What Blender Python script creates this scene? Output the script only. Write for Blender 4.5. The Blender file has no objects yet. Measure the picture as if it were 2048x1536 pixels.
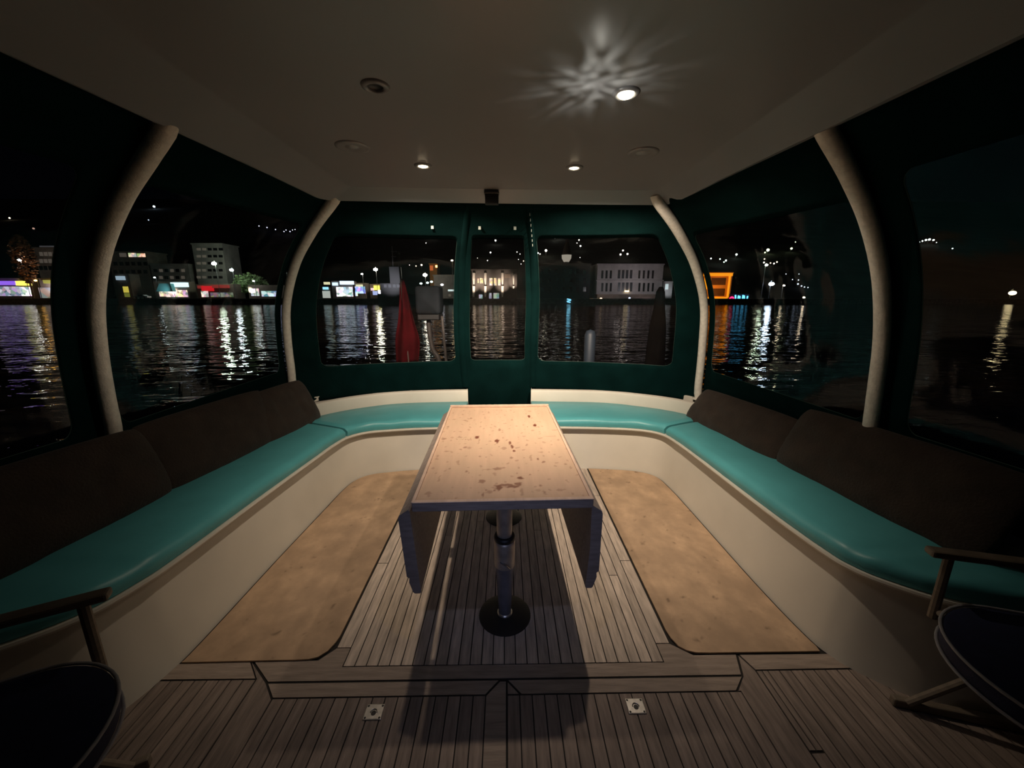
import bpy, bmesh, math, random
from mathutils import Vector, Matrix, noise
random.seed(7)
sc = bpy.context.scene
C = sc.collection
PI = math.pi

# ------------------------------------------------------------------ camera
F_PX, W_PX, H_PX = 769.0, 2048.0, 1536.0
PITCH = math.atan((768 - 594) / F_PX)
YAW = math.atan((1024 - 1012) / F_PX)
CAM = Vector((0, 0, 1.5))
cam = bpy.data.cameras.new('camera')
cam.sensor_fit = 'HORIZONTAL'
cam.sensor_width = 36.0
cam.lens = 36.0 * F_PX / W_PX
cam.clip_start = 0.05
cam.clip_end = 3000
cam_o = bpy.data.objects.new('camera', cam)
cam_o.location = CAM
cam_o.rotation_euler = (PI / 2 - PITCH, 0, -YAW)
C.objects.link(cam_o)
sc.camera = cam_o

# ------------------------------------------------------------------ world, exposure
w = bpy.data.worlds.new('night')
sc.world = w
w.use_nodes = True
w.node_tree.nodes['Background'].inputs[0].default_value = (0.25, 0.32, 0.6, 1)
w.node_tree.nodes['Background'].inputs[1].default_value = 0.0012
sc.view_settings.view_transform = 'Standard'
sc.view_settings.look = 'None'
sc.view_settings.gamma = 1
sc.view_settings.exposure = 0.0

WARM = (1.0, 0.80, 0.61)


def spot(name, loc, aim, power, angle, color, size=0.02, blend=1.0):
    l = bpy.data.lights.new(name, 'SPOT')
    l.energy = power
    l.spot_size = math.radians(angle)
    l.spot_blend = blend
    l.shadow_soft_size = size
    l.color = color
    o = bpy.data.objects.new(name, l)
    o.location = loc
    d = Vector(aim) - Vector(loc)
    o.rotation_euler = d.to_track_quat('-Z', 'Y').to_euler()
    C.objects.link(o)
    return o, l


def node_math(nt):
    def mth(op, a, b=None, c=None, clamp=False):
        m = nt.nodes.new('ShaderNodeMath')
        m.operation = op
        m.use_clamp = clamp
        for i, q in enumerate((a, b, c)):
            if q is None:
                continue
            if isinstance(q, (int, float)):
                m.inputs[i].default_value = q
            else:
                nt.links.new(q, m.inputs[i])
        return m.outputs[0]
    return mth


def smooth(nt, v, lo, hi):
    mr = nt.nodes.new('ShaderNodeMapRange')
    mr.interpolation_type = 'SMOOTHSTEP'
    mr.inputs[1].default_value = lo
    mr.inputs[2].default_value = hi
    nt.links.new(v, mr.inputs[0])
    return mr.outputs[0]


YS = 1.0


def downlight_beam(loc, power):
    """recessed downlight: wide reflector beam thrown aft, cut off near the horizontal by its recess"""
    o, l = spot('downlight_beam', loc, (loc[0], loc[1], 0), power, 176, WARM, 0.02, 0.05)
    o.rotation_euler = (0, 0, 0)
    l.use_nodes = True
    nt = l.node_tree
    mth = node_math(nt)
    tc = nt.nodes.new('ShaderNodeTexCoord')
    sep = nt.nodes.new('ShaderNodeSeparateXYZ')
    nt.links.new(tc.outputs['Normal'], sep.inputs[0])
    cz = mth('ABSOLUTE', sep.outputs[2])
    ny = mth('MULTIPLY', sep.outputs[1], YS)
    g = mth('POWER', mth('DIVIDE', 1.25, mth('ADD', cz, 0.25)), 1.8)
    g = mth('MULTIPLY', g, smooth(nt, cz, 0.045, 0.36))
    g = mth('MULTIPLY', g, smooth(nt, ny, -0.60, 0.20))
    sd = mth('SUBTRACT', 1.0, mth('MULTIPLY', smooth(nt, mth('ABSOLUTE', sep.outputs[0]), 0.22, 0.72), 0.95))
    g = mth('MULTIPLY', g, sd)
    nt.links.new(mth('MULTIPLY', g, 1.15), nt.nodes['Emission'].inputs['Strength'])
    return o


# the two lit downlights near the aft edge and the cool one by the cabin
downlight_beam((0.60, 2.0, 2.07), 112.0)
downlight_beam((-0.50, 1.985, 2.07), 74.0)
spot('cool_downlight_beam', (0.05, 0.86, 2.075), (0.12, 1.30, 0.2), 6.0, 84, (0.62, 0.68, 1.0), 0.018)
# added cool fill, unseen behind the camera, aimed at the table front
spot('table_front_fill', (0.0, -0.9, 1.35), (0.0, 1.4, 0.56), 26.0, 30, (0.50, 0.58, 1.0), 0.05)

# ------------------------------------------------------------------ helpers


def unit_ray(px, py):
    f = Vector((math.sin(YAW) * math.cos(PITCH), math.cos(YAW) * math.cos(PITCH), -math.sin(PITCH)))
    r = Vector((math.cos(YAW), -math.sin(YAW), 0))
    u = r.cross(f)
    return f + r * ((px - 1024) / F_PX) + u * ((768 - py) / F_PX)


def at(px, py, Y):
    """point of the place seen at this spot of the photograph, at distance Y"""
    d = unit_ray(px, py)
    return CAM + d * (Y / d.y)


def atz(px, py, z):
    d = unit_ray(px, py)
    return CAM + d * ((z - 1.5) / d.z)


def obj(name, bm, mats, parent=None, smooth=False, auto=None):
    me = bpy.data.meshes.new(name)
    bm.normal_update()
    bm.to_mesh(me)
    bm.free()
    if not isinstance(mats, (list, tuple)):
        mats = [mats]
    for m in mats:
        me.materials.append(m)
    if smooth:
        for p in me.polygons:
            p.use_smooth = True
    if auto:
        me.set_sharp_from_angle(angle=math.radians(auto))
    o = bpy.data.objects.new(name, me)
    C.objects.link(o)
    if parent:
        o.parent = parent
        o.matrix_parent_inverse = Matrix.Translation(-Vector(parent.location)) if parent.rotation_euler.z == 0 else parent_inv(parent)
    return o


def parent_inv(p):
    return (Matrix.Translation(p.location) @ p.rotation_euler.to_matrix().to_4x4()).inverted()


def tag(o, label=None, cat=None, group=None, kind=None):
    if label:
        o['label'] = label
    if cat:
        o['category'] = cat
    if group:
        o['group'] = group
    if kind:
        o['kind'] = kind
    return o


def empty(name, loc, label, cat, group=None):
    o = bpy.data.objects.new(name, None)
    o.empty_display_size = 0.1
    o.location = loc
    C.objects.link(o)
    return tag(o, label, cat, group)


def dup(root, loc, label=None, group=None, rotz=None):
    r = root.copy()
    C.objects.link(r)
    old = Vector(root.location)
    r.location = loc
    if rotz is not None:
        r.rotation_euler = (0, 0, rotz)
    if label:
        r['label'] = label
    if group:
        r['group'] = group
    for ch in list(root.children):
        c = ch.copy()
        C.objects.link(c)
        c.parent = r
        for g in list(ch.children):
            d = g.copy()
            C.objects.link(d)
            d.parent = c
    return r


def nm(name):
    m = bpy.data.materials.new(name)
    m.use_nodes = True
    nt = m.node_tree
    return m, nt, nt.nodes, nt.links, nt.nodes['Principled BSDF']


def mat(name, col, rough=0.5, metal=0.0, noise_amt=0.0, scale=8.0, bump=0.0, bscale=60.0, stretch=(1, 1, 1), spec=0.5, coat=0.0, sheen=0.0, island=0.0):
    m, nt, N, L, b = nm(name)
    b.inputs['Roughness'].default_value = rough
    b.inputs['Metallic'].default_value = metal
    b.inputs['Specular IOR Level'].default_value = spec
    b.inputs['Coat Weight'].default_value = coat
    b.inputs['Sheen Weight'].default_value = sheen
    tc = N.new('ShaderNodeTexCoord')
    mp = N.new('ShaderNodeMapping')
    mp.inputs['Scale'].default_value = stretch
    L.new(tc.outputs['Object'], mp.inputs['Vector'])
    base = None
    rgb = N.new('ShaderNodeRGB')
    rgb.outputs[0].default_value = (*col, 1)
    out = rgb.outputs[0]
    if noise_amt:
        n = N.new('ShaderNodeTexNoise')
        n.inputs['Scale'].default_value = scale
        n.inputs['Detail'].default_value = 6
        L.new(mp.outputs[0], n.inputs['Vector'])
        mr = N.new('ShaderNodeMapRange')
        mr.inputs[1].default_value = 0.3
        mr.inputs[2].default_value = 0.7
        mr.inputs[3].default_value = 1 - noise_amt
        mr.inputs[4].default_value = 1 + noise_amt
        L.new(n.outputs[0], mr.inputs[0])
        vm = N.new('ShaderNodeVectorMath')
        vm.operation = 'SCALE'
        L.new(out, vm.inputs[0])
        L.new(mr.outputs[0], vm.inputs['Scale'])
        out = vm.outputs[0]
    if island:
        g = N.new('ShaderNodeNewGeometry')
        mr = N.new('ShaderNodeMapRange')
        mr.inputs[3].default_value = 1 - island
        mr.inputs[4].default_value = 1 + island
        L.new(g.outputs['Random Per Island'], mr.inputs[0])
        vm = N.new('ShaderNodeVectorMath')
        vm.operation = 'SCALE'
        L.new(out, vm.inputs[0])
        L.new(mr.outputs[0], vm.inputs['Scale'])
        out = vm.outputs[0]
    L.new(out, b.inputs['Base Color'])
    if bump:
        n2 = N.new('ShaderNodeTexNoise')
        n2.inputs['Scale'].default_value = bscale
        n2.inputs['Detail'].default_value = 4
        L.new(mp.outputs[0], n2.inputs['Vector'])
        bp = N.new('ShaderNodeBump')
        bp.inputs['Strength'].default_value = bump
        bp.inputs['Distance'].default_value = 0.01
        L.new(n2.outputs[0], bp.inputs['Height'])
        L.new(bp.outputs[0], b.inputs['Normal'])
    return m


def em(name, col, strength, busy=0.0, scale=1.0):
    """things that give off light, and parts made to glow as if lit; busy = lit interior seen through a window, unevenly bright"""
    m, nt, N, L, b = nm(name)
    b.inputs['Base Color'].default_value = (*[c * 0.3 for c in col], 1)
    b.inputs['Emission Color'].default_value = (*col, 1)
    b.inputs['Emission Strength'].default_value = strength
    if busy:
        tc = N.new('ShaderNodeTexCoord')
        v = N.new('ShaderNodeTexVoronoi')
        v.inputs['Scale'].default_value = scale
        L.new(tc.outputs['Object'], v.inputs['Vector'])
        sx = N.new('ShaderNodeSeparateColor')
        L.new(v.outputs['Color'], sx.inputs[0])
        mr = N.new('ShaderNodeMapRange')
        mr.inputs[3].default_value = strength * (1 - busy)
        mr.inputs[4].default_value = strength * (1 + busy)
        L.new(sx.outputs[0], mr.inputs[0])
        L.new(mr.outputs[0], b.inputs['Emission Strength'])
        mx = N.new('ShaderNodeMix')
        mx.data_type = 'RGBA'
        mx.inputs[0].default_value = 0.45
        mx.inputs[6].default_value = (*col, 1)
        L.new(v.outputs['Color'], mx.inputs[7])
        L.new(mx.outputs[2], b.inputs['Emission Color'])
    return m


def add_box(bm, x0, x1, y0, y1, z0, z1, mi=0):
    vs = [bm.verts.new((x, y, z)) for z in (z0, z1) for y in (y0, y1) for x in (x0, x1)]
    fs = [(0, 2, 3, 1), (4, 5, 7, 6), (0, 1, 5, 4), (2, 6, 7, 3), (0, 4, 6, 2), (1, 3, 7, 5)]
    for f in fs:
        bm.faces.new([vs[i] for i in f]).material_index = mi


def box(x0, x1, y0, y1, z0, z1):
    bm = bmesh.new()
    add_box(bm, x0, x1, y0, y1, z0, z1)
    return bm


def bevel(bm, w, seg=2, angle=30):
    bm.normal_update()
    es = [e for e in bm.edges if len(e.link_faces) == 2 and e.calc_face_angle(0) > math.radians(angle)]
    bmesh.ops.bevel(bm, geom=es, offset=w, segments=seg, affect='EDGES', profile=0.5)


def catmull(P, n=None, k=10, closed=False):
    P = [Vector(p) for p in P]
    Q = []
    m = len(P)
    for i in range(m if closed else m - 1):
        if closed:
            p0, p1, p2, p3 = P[i - 1], P[i], P[(i + 1) % m], P[(i + 2) % m]
        else:
            p0, p1, p2, p3 = P[max(i - 1, 0)], P[i], P[i + 1], P[min(i + 2, m - 1)]
        for j in range(k):
            t = j / k
            Q.append(0.5 * ((2 * p1) + (p2 - p0) * t + (2 * p0 - 5 * p1 + 4 * p2 - p3) * t * t + (3 * p1 - p0 - 3 * p2 + p3) * t ** 3))
    if not closed:
        Q.append(P[-1].copy())
    if n is None:
        return Q
    s = [0]
    for a, b in zip(Q, Q[1:]):
        s.append(s[-1] + (b - a).length)
    out = []
    j = 0
    for i in range(n):
        t = s[-1] * i / (n - 1)
        while j < len(s) - 2 and s[j + 1] < t:
            j += 1
        d = s[j + 1] - s[j]
        out.append(Q[j].lerp(Q[j + 1], 0 if d == 0 else min(1, (t - s[j]) / d)))
    return out


def add_tube(bm, pts, r, seg=16, cap=True, closed=False):
    pts = [Vector(p) for p in pts]
    n = len(pts)
    rr = r if isinstance(r, (list, tuple)) else [r] * n
    t0 = (pts[1] - pts[0]).normalized()
    up = Vector((0, 0, 1)) if abs(t0.z) < 0.9 else Vector((1, 0, 0))
    a = t0.cross(up).normalized()
    rings = []
    for i in range(n):
        if closed:
            t = (pts[(i + 1) % n] - pts[i - 1]).normalized()
        else:
            t = (pts[min(i + 1, n - 1)] - pts[max(i - 1, 0)]).normalized()
        a = (a - t * a.dot(t)).normalized()
        b = t.cross(a)
        rings.append([bm.verts.new(pts[i] + (a * math.cos(2 * PI * k / seg) + b * math.sin(2 * PI * k / seg)) * rr[i]) for k in range(seg)])
    for i in range(n if closed else n - 1):
        A, B = rings[i], rings[(i + 1) % n]
        for k in range(seg):
            bm.faces.new((A[k], A[(k + 1) % seg], B[(k + 1) % seg], B[k]))
    if cap and not closed:
        bm.faces.new(rings[0][::-1])
        bm.faces.new(rings[-1])


def tube(pts, r, seg=16, **k):
    bm = bmesh.new()
    add_tube(bm, pts, r, seg, **k)
    return bm


def add_lathe(bm, c, prof, seg=32, mi=0):
    """prof: (radius, z) list around the vertical axis at c"""
    c = Vector(c)
    rings = []
    for r, z in prof:
        if r < 1e-6:
            rings.append([bm.verts.new(c + Vector((0, 0, z)))])
        else:
            rings.append([bm.verts.new(c + Vector((r * math.cos(2 * PI * k / seg), r * math.sin(2 * PI * k / seg), z))) for k in range(seg)])
    for A, B in zip(rings, rings[1:]):
        for k in range(seg):
            k2 = (k + 1) % seg
            if len(A) == 1 and len(B) == 1:
                continue
            if len(A) == 1:
                f = bm.faces.new((A[0], B[k2], B[k]))
            elif len(B) == 1:
                f = bm.faces.new((A[k], A[k2], B[0]))
            else:
                f = bm.faces.new((A[k], A[k2], B[k2], B[k]))
            f.material_index = mi


def lathe(c, prof, seg=32):
    bm = bmesh.new()
    add_lathe(bm, c, prof, seg)
    bmesh.ops.recalc_face_normals(bm, faces=bm.faces)
    return bm


def add_prism(bm, poly, z0, z1, mi=0):
    a = [bm.verts.new((x, y, z0)) for x, y in poly]
    b = [bm.verts.new((x, y, z1)) for x, y in poly]
    n = len(poly)
    fs = [bm.faces.new(b), bm.faces.new(a[::-1])]
    for i in range(n):
        fs.append(bm.faces.new((a[i], a[(i + 1) % n], b[(i + 1) % n], b[i])))
    for f in fs:
        f.material_index = mi


# ------------------------------------------------------------------ materials
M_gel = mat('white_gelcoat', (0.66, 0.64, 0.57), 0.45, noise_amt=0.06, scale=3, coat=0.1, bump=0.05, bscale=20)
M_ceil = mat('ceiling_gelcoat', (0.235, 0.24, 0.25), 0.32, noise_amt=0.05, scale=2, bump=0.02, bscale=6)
M_pole = mat('pole_paint', (0.72, 0.69, 0.62), 0.5, noise_amt=0.12, scale=40, bump=0.25, bscale=120)
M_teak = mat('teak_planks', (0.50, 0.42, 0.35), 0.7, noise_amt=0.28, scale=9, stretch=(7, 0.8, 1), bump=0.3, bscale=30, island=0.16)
M_teak_fore = mat('darker_teak_planks', (0.27, 0.215, 0.18), 0.75, noise_amt=0.28, scale=9, stretch=(7, 0.8, 1), bump=0.3, bscale=30, island=0.16)  # darker teak tone for the planks forward of the cross boards
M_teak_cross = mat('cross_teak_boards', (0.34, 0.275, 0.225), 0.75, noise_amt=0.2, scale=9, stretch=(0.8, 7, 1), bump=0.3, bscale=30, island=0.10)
M_caulk = mat('black_caulk', (0.012, 0.01, 0.008), 0.8)
M_lip = mat('grey_lip', (0.42, 0.36, 0.31), 0.55, noise_amt=0.15, scale=20)
M_teal = mat('teal_vinyl', (0.092, 0.385, 0.425), 0.42, noise_amt=0.07, scale=5, bump=0.18, bscale=14, spec=0.45)
M_brown = mat('brown_corduroy', (0.033, 0.022, 0.016), 0.95, noise_amt=0.22, scale=12, bump=0.5, bscale=90, sheen=0.08)
M_green = mat('dark_green_canvas', (0.0017, 0.0112, 0.0112), 1.0, spec=0.03, noise_amt=0.2, scale=6, bump=0.3, bscale=200)
M_black = mat('black_plastic', (0.012, 0.012, 0.013), 0.5)
M_navy = mat('navy_canvas', (0.012, 0.018, 0.06), 0.85, noise_amt=0.15, scale=20, bump=0.2, bscale=300)
M_piping = mat('pale_piping', (0.35, 0.35, 0.38), 0.7)
M_chairwood = mat('pale_chair_wood', (0.20, 0.165, 0.125), 0.6, noise_amt=0.2, scale=15, stretch=(1, 1, 5))
M_chrome = mat('worn_steel', (0.62, 0.60, 0.57), 0.33, metal=0.9, noise_amt=0.15, scale=60)
M_alu = mat('dull_aluminium', (0.42, 0.38, 0.33), 0.45, metal=0.55, noise_amt=0.2, scale=25)
M_dkwood = mat('table_edge_wood', (0.30, 0.25, 0.22), 0.65, noise_amt=0.2, scale=12, stretch=(1, 6, 6), bump=0.15)


def attr_wood(name, base, stain, stretch, rough=0.6, grain=0.14, blotch=None):
    m, nt, N, L, b = nm(name)
    b.inputs['Roughness'].default_value = rough
    tc = N.new('ShaderNodeTexCoord')
    mp = N.new('ShaderNodeMapping')
    mp.inputs['Scale'].default_value = stretch
    L.new(tc.outputs['Object'], mp.inputs[0])
    n = N.new('ShaderNodeTexNoise')
    n.inputs['Scale'].default_value = 6
    n.inputs['Detail'].default_value = 8
    L.new(mp.outputs[0], n.inputs['Vector'])
    cr = N.new('ShaderNodeMapRange')
    cr.inputs[1].default_value = 0.3
    cr.inputs[2].default_value = 0.7
    cr.inputs[3].default_value = 1 - grain
    cr.inputs[4].default_value = 1 + grain
    L.new(n.outputs[0], cr.inputs[0])
    vm = N.new('ShaderNodeVectorMath')
    vm.operation = 'SCALE'
    vm.inputs[0].default_value = base
    L.new(cr.outputs[0], vm.inputs['Scale'])
    out = vm.outputs[0]
    if blotch:
        n3 = N.new('ShaderNodeTexNoise')
        n3.inputs['Scale'].default_value = 3.2
        n3.inputs['Detail'].default_value = 9
        n3.inputs['Roughness'].default_value = 0.7
        L.new(tc.outputs['Object'], n3.inputs['Vector'])
        mr = N.new('ShaderNodeMapRange')
        mr.inputs[1].default_value = 0.45
        mr.inputs[2].default_value = 0.72
        L.new(n3.outputs[0], mr.inputs[0])
        mx = N.new('ShaderNodeMix')
        mx.data_type = 'RGBA'
        L.new(mr.outputs[0], mx.inputs[0])
        L.new(out, mx.inputs[6])
        mx.inputs[7].default_value = (*blotch, 1)
        out = mx.outputs[2]
    at_ = N.new('ShaderNodeAttribute')
    at_.attribute_name = 'stain'
    mx = N.new('ShaderNodeMix')
    mx.data_type = 'RGBA'
    L.new(at_.outputs['Fac'], mx.inputs[0])
    L.new(out, mx.inputs[6])
    mx.inputs[7].default_value = (*stain, 1)
    L.new(mx.outputs[2], b.inputs['Base Color'])
    bp = N.new('ShaderNodeBump')
    bp.inputs['Strength'].default_value = 0.12
    bp.inputs['Distance'].default_value = 0.01
    L.new(n.outputs[0], bp.inputs['Height'])
    L.new(bp.outputs[0], b.inputs['Normal'])
    return m


M_table = attr_wood('weathered_table_wood', (0.60, 0.415, 0.29), (0.15, 0.035, 0.014), (6, 0.7, 1), grain=0.07, blotch=(0.56, 0.41, 0.28))
M_mat = attr_wood('worn_tan_mat', (0.46, 0.32, 0.205), (0.05, 0.03, 0.018), (1.5, 1.2, 1), rough=0.8, grain=0.2, blotch=(0.35, 0.245, 0.16))


def vinyl_mat():
    m, nt, N, L, b = nm('clear_vinyl')
    N.remove(b)
    out = N['Material Output']
    tr = N.new('ShaderNodeBsdfTransparent')
    tr.inputs[0].default_value = (0.90, 0.91, 0.93, 1)
    gl = N.new('ShaderNodeBsdfGlossy')
    gl.inputs['Roughness'].default_value = 0.06
    gl.inputs['Color'].default_value = (0.9, 0.95, 1, 1)
    tc = N.new('ShaderNodeTexCoord')
    mp = N.new('ShaderNodeMapping')
    mp.inputs['Scale'].default_value = (1, 1, 0.35)
    L.new(tc.outputs['Object'], mp.inputs[0])
    n = N.new('ShaderNodeTexNoise')
    n.inputs['Scale'].default_value = 3.5
    n.inputs['Detail'].default_value = 3
    n.inputs['Distortion'].default_value = 1.2
    L.new(mp.outputs[0], n.inputs['Vector'])
    bp = N.new('ShaderNodeBump')
    bp.inputs['Strength'].default_value = 0.2
    bp.inputs['Distance'].default_value = 0.03
    L.new(n.outputs[0], bp.inputs['Height'])
    L.new(bp.outputs[0], gl.inputs['Normal'])
    df = N.new('ShaderNodeBsdfDiffuse')
    df.inputs[0].default_value = (0.5, 0.5, 0.5, 1)
    fr = N.new('ShaderNodeLayerWeight')
    fr.inputs['Blend'].default_value = 0.12
    sc2 = N.new('ShaderNodeMath')
    sc2.operation = 'MULTIPLY_ADD'
    sc2.inputs[1].default_value = 0.04
    sc2.inputs[2].default_value = 0.010
    L.new(fr.outputs['Facing'], sc2.inputs[0])
    mx = N.new('ShaderNodeMixShader')
    L.new(sc2.outputs[0], mx.inputs[0])
    L.new(tr.outputs[0], mx.inputs[1])
    L.new(gl.outputs[0], mx.inputs[2])
    mx2 = N.new('ShaderNodeMixShader')
    mx2.inputs[0].default_value = 0.003
    L.new(mx.outputs[0], mx2.inputs[1])
    L.new(df.outputs[0], mx2.inputs[2])
    L.new(mx2.outputs[0], out.inputs[0])
    return m


M_vinyl = vinyl_mat()


def water_mat():
    m, nt, N, L, b = nm('dark_sea_water')
    b.inputs['Base Color'].default_value = (0.004, 0.006, 0.009, 1)
    b.inputs['Roughness'].default_value = 0.03
    b.inputs['IOR'].default_value = 1.33
    tc = N.new('ShaderNodeTexCoord')
    hs = []
    for sc_, dist, st in ((0.40, 0.17, (.5, 1.0, 1)), (1.5, 0.05, (.55, 1, 1)), (5.0, 0.006, (.6, 1, 1))):
        mp = N.new('ShaderNodeMapping')
        mp.inputs['Scale'].default_value = st
        mp.inputs['Location'].default_value = (sc_ * 13, sc_ * 7, sc_)
        L.new(tc.outputs['Object'], mp.inputs[0])
        n = N.new('ShaderNodeTexNoise')
        n.inputs['Scale'].default_value = sc_
        n.inputs['Detail'].default_value = 2
        n.inputs['Distortion'].default_value = 0.6
        L.new(mp.outputs[0], n.inputs['Vector'])
        ml = N.new('ShaderNodeMath')
        ml.operation = 'MULTIPLY'
        ml.inputs[1].default_value = dist
        L.new(n.outputs[0], ml.inputs[0])
        hs.append(ml.outputs[0])
    s = hs[0]
    for h in hs[1:]:
        ad = N.new('ShaderNodeMath')
        L.new(s, ad.inputs[0])
        L.new(h, ad.inputs[1])
        s = ad.outputs[0]
    bp = N.new('ShaderNodeBump')
    bp.inputs['Strength'].default_value = 1.0
    bp.inputs['Distance'].default_value = 1.0
    L.new(s, bp.inputs['Height'])
    L.new(bp.outputs[0], b.inputs['Normal'])
    return m


M_water = water_mat()

# ------------------------------------------------------------------ sea
WZ = -1.2
bm = bmesh.new()
vs = [bm.verts.new(p) for p in ((-420, -6, WZ), (420, -6, WZ), (420, 160, WZ), (-420, 160, WZ))]
bm.faces.new(vs)
tag(obj('sea_water', bm, M_water), kind='structure')

# ------------------------------------------------------------------ hull under the cockpit (the side decks and the aft deck around it)
M_deck = mat('outer_deck', (0.50, 0.47, 0.42), 0.6, noise_amt=0.1, scale=5)

# wall line of the settee (floor level) and the matching outer line
INNER = [(-1.95, .86), (-1.70, .92), (-1.53, 1.03), (-1.433, 1.142), (-1.385, 1.29), (-1.365, 1.45), (-1.345, 2.0), (-1.320, 2.5), (-1.305, 2.80), (-1.27, 2.98), (-1.17, 3.09), (-1.0, 3.14), (-.773, 3.18), (-.385, 3.205), (0, 3.21), (.257, 3.205), (.68, 3.185), (1.0, 3.15), (1.18, 3.10), (1.285, 3.0), (1.315, 2.80), (1.325, 2.5), (1.335, 1.8), (1.355, 1.45), (1.385, 1.33), (1.45, 1.24), (1.575, 1.141), (1.75, 1.07), (1.95, 1.03)]
OUTER = [(-2.0, .90), (-2.0, .97), (-2.0, 1.07), (-2.0, 1.18), (-2.0, 1.31), (-2.0, 1.47), (-1.98, 2.0), (-1.95, 2.5), (-1.90, 2.92), (-1.80, 3.22), (-1.62, 3.47), (-1.38, 3.66), (-1.05, 3.80), (-.396, 3.865), (0, 3.88), (.257, 3.865), (.95, 3.80), (1.30, 3.66), (1.58, 3.47), (1.76, 3.22), (1.85, 2.92), (1.90, 2.5), (1.93, 1.8), (1.94, 1.47), (1.95, 1.34), (1.96, 1.25), (1.97, 1.16), (1.98, 1.10), (1.98, 1.06)]
K = 8
IN = catmull([(x, y, 0) for x, y in INNER], k=K)
OU = catmull([(x, y, 0) for x, y in OUTER], k=K)
NS = len(IN)


def seat_z(y):
    return 0.385 + 0.024 * (3.1 - y)


def out_norm(i):
    t = IN[min(i + 1, NS - 1)] - IN[max(i - 1, 0)]
    return Vector((-t.y, t.x, 0)).normalized()


TOP = []
for i in range(NS):
    p = IN[i] + out_norm(i) * 0.045
    p.z = seat_z(IN[i].y)
    TOP.append(p)

# settee base: wall face with a lip, and its top
bm = bmesh.new()
rows = []
for i in range(NS):
    zt = TOP[i].z
    o = OU[i]
    q = IN[i] + out_norm(i) * 0.075
    rows.append([bm.verts.new(p) for p in ((IN[i].x, IN[i].y, 0), (q.x, q.y, zt - 0.016), (q.x, q.y, zt), (o.x, o.y, zt), (o.x, o.y, 0))])
for A, B in zip(rows, rows[1:]):
    for k in range(4):
        bm.faces.new((A[k], B[k], B[k + 1], A[k + 1]))
bm.faces.new(rows[0])
bm.faces.new(rows[-1][::-1])
settee = obj('settee_base', bm, M_gel, smooth=True, auto=40)
tag(settee, 'white U-shaped moulded settee base wrapping round the cockpit under the teal cushions', 'bench')
# lip under the cushions
bm = bmesh.new()
rows = []
for i in range(NS):
    n = out_norm(i)
    zt = TOP[i].z
    a = TOP[i] - n * 0.026
    b = TOP[i] + n * 0.04
    rows.append([bm.verts.new(p) for p in ((b.x, b.y, zt - 0.018), (a.x, a.y, zt - 0.018), (a.x - n.x * .003, a.y - n.y * .003, zt - 0.010), (a.x, a.y, zt - 0.001), (b.x, b.y, zt - 0.001))])
for A, B in zip(rows, rows[1:]):
    for k in range(5):
        bm.faces.new((A[k], B[k], B[(k + 1) % 5], A[(k + 1) % 5]))
bm.faces.new(rows[0])
bm.faces.new(rows[-1][::-1])
bmesh.ops.recalc_face_normals(bm, faces=bm.faces)
obj('seat_lip', bm, M_gel, settee)


def seat_cushion(i0, i1, label, endfac=(0, 0)):
    bm = bmesh.new()
    prof = [(0.0, 0.002), (-0.006, 0.02), (-0.007, 0.042), (0.002, 0.058), (0.02, 0.069), (0.05, 0.074)]
    rows = []
    n = i1 - i0
    for i in range(i0, i1 + 1):
        a = TOP[i].copy()
        a -= out_norm(i) * 0.012
        b = Vector((OU[i].x, OU[i].y, 0))
        d = (b - Vector((a.x, a.y, 0)))
        L_ = d.length - 0.02
        d.normalize()
        z0 = a.z
        e = min(i - i0, i1 - i)
        sh = 0.0 if e > 0 else 1.0
        row = []
        wob = 0.003 * math.sin(i * 0.55)
        for s, z in prof:
            z = z - sh * 0.010 * (z > 0.05)
            row.append(bm.verts.new((a.x + d.x * s, a.y + d.y * s, z0 + z + (wob if z > .05 else 0))))
        for f in (0.3, 0.5, 0.75):
            row.append(bm.verts.new((a.x + d.x * L_ * f, a.y + d.y * L_ * f, z0 + 0.077 - sh * 0.012 + wob)))
        for s, z in ((L_ - 0.02, 0.07), (L_, 0.05), (L_, 0.002)):
            row.append(bm.verts.new((a.x + d.x * s, a.y + d.y * s, z0 + z)))
        rows.append(row)
    m = len(rows[0])
    for A, B in zip(rows, rows[1:]):
        for k in range(m):
            bm.faces.new((A[k], B[k], B[(k + 1) % m], A[(k + 1) % m]))
    bm.faces.new(rows[0])
    bm.faces.new(rows[-1][::-1])
    bmesh.ops.recalc_face_normals(bm, faces=bm.faces)
    return tag(obj('seat_cushion', bm, M_teal, smooth=True, auto=50), label, 'cushion')


jl = 9 * K          # corner joints
jr = 19 * K
ga = 13 * K
gb = 15 * K
seat_cushion(2, jl - 1, 'long teal vinyl seat cushion on the left side bench')
seat_cushion(jl, ga, 'teal vinyl seat cushion of the aft bench, left of the door gap, pale scuffs')
seat_cushion(gb, jr, 'teal vinyl seat cushion of the aft bench, right of the door gap')
seat_cushion(jr + 1, NS - 6, 'long teal vinyl seat cushion on the right side bench')


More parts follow.
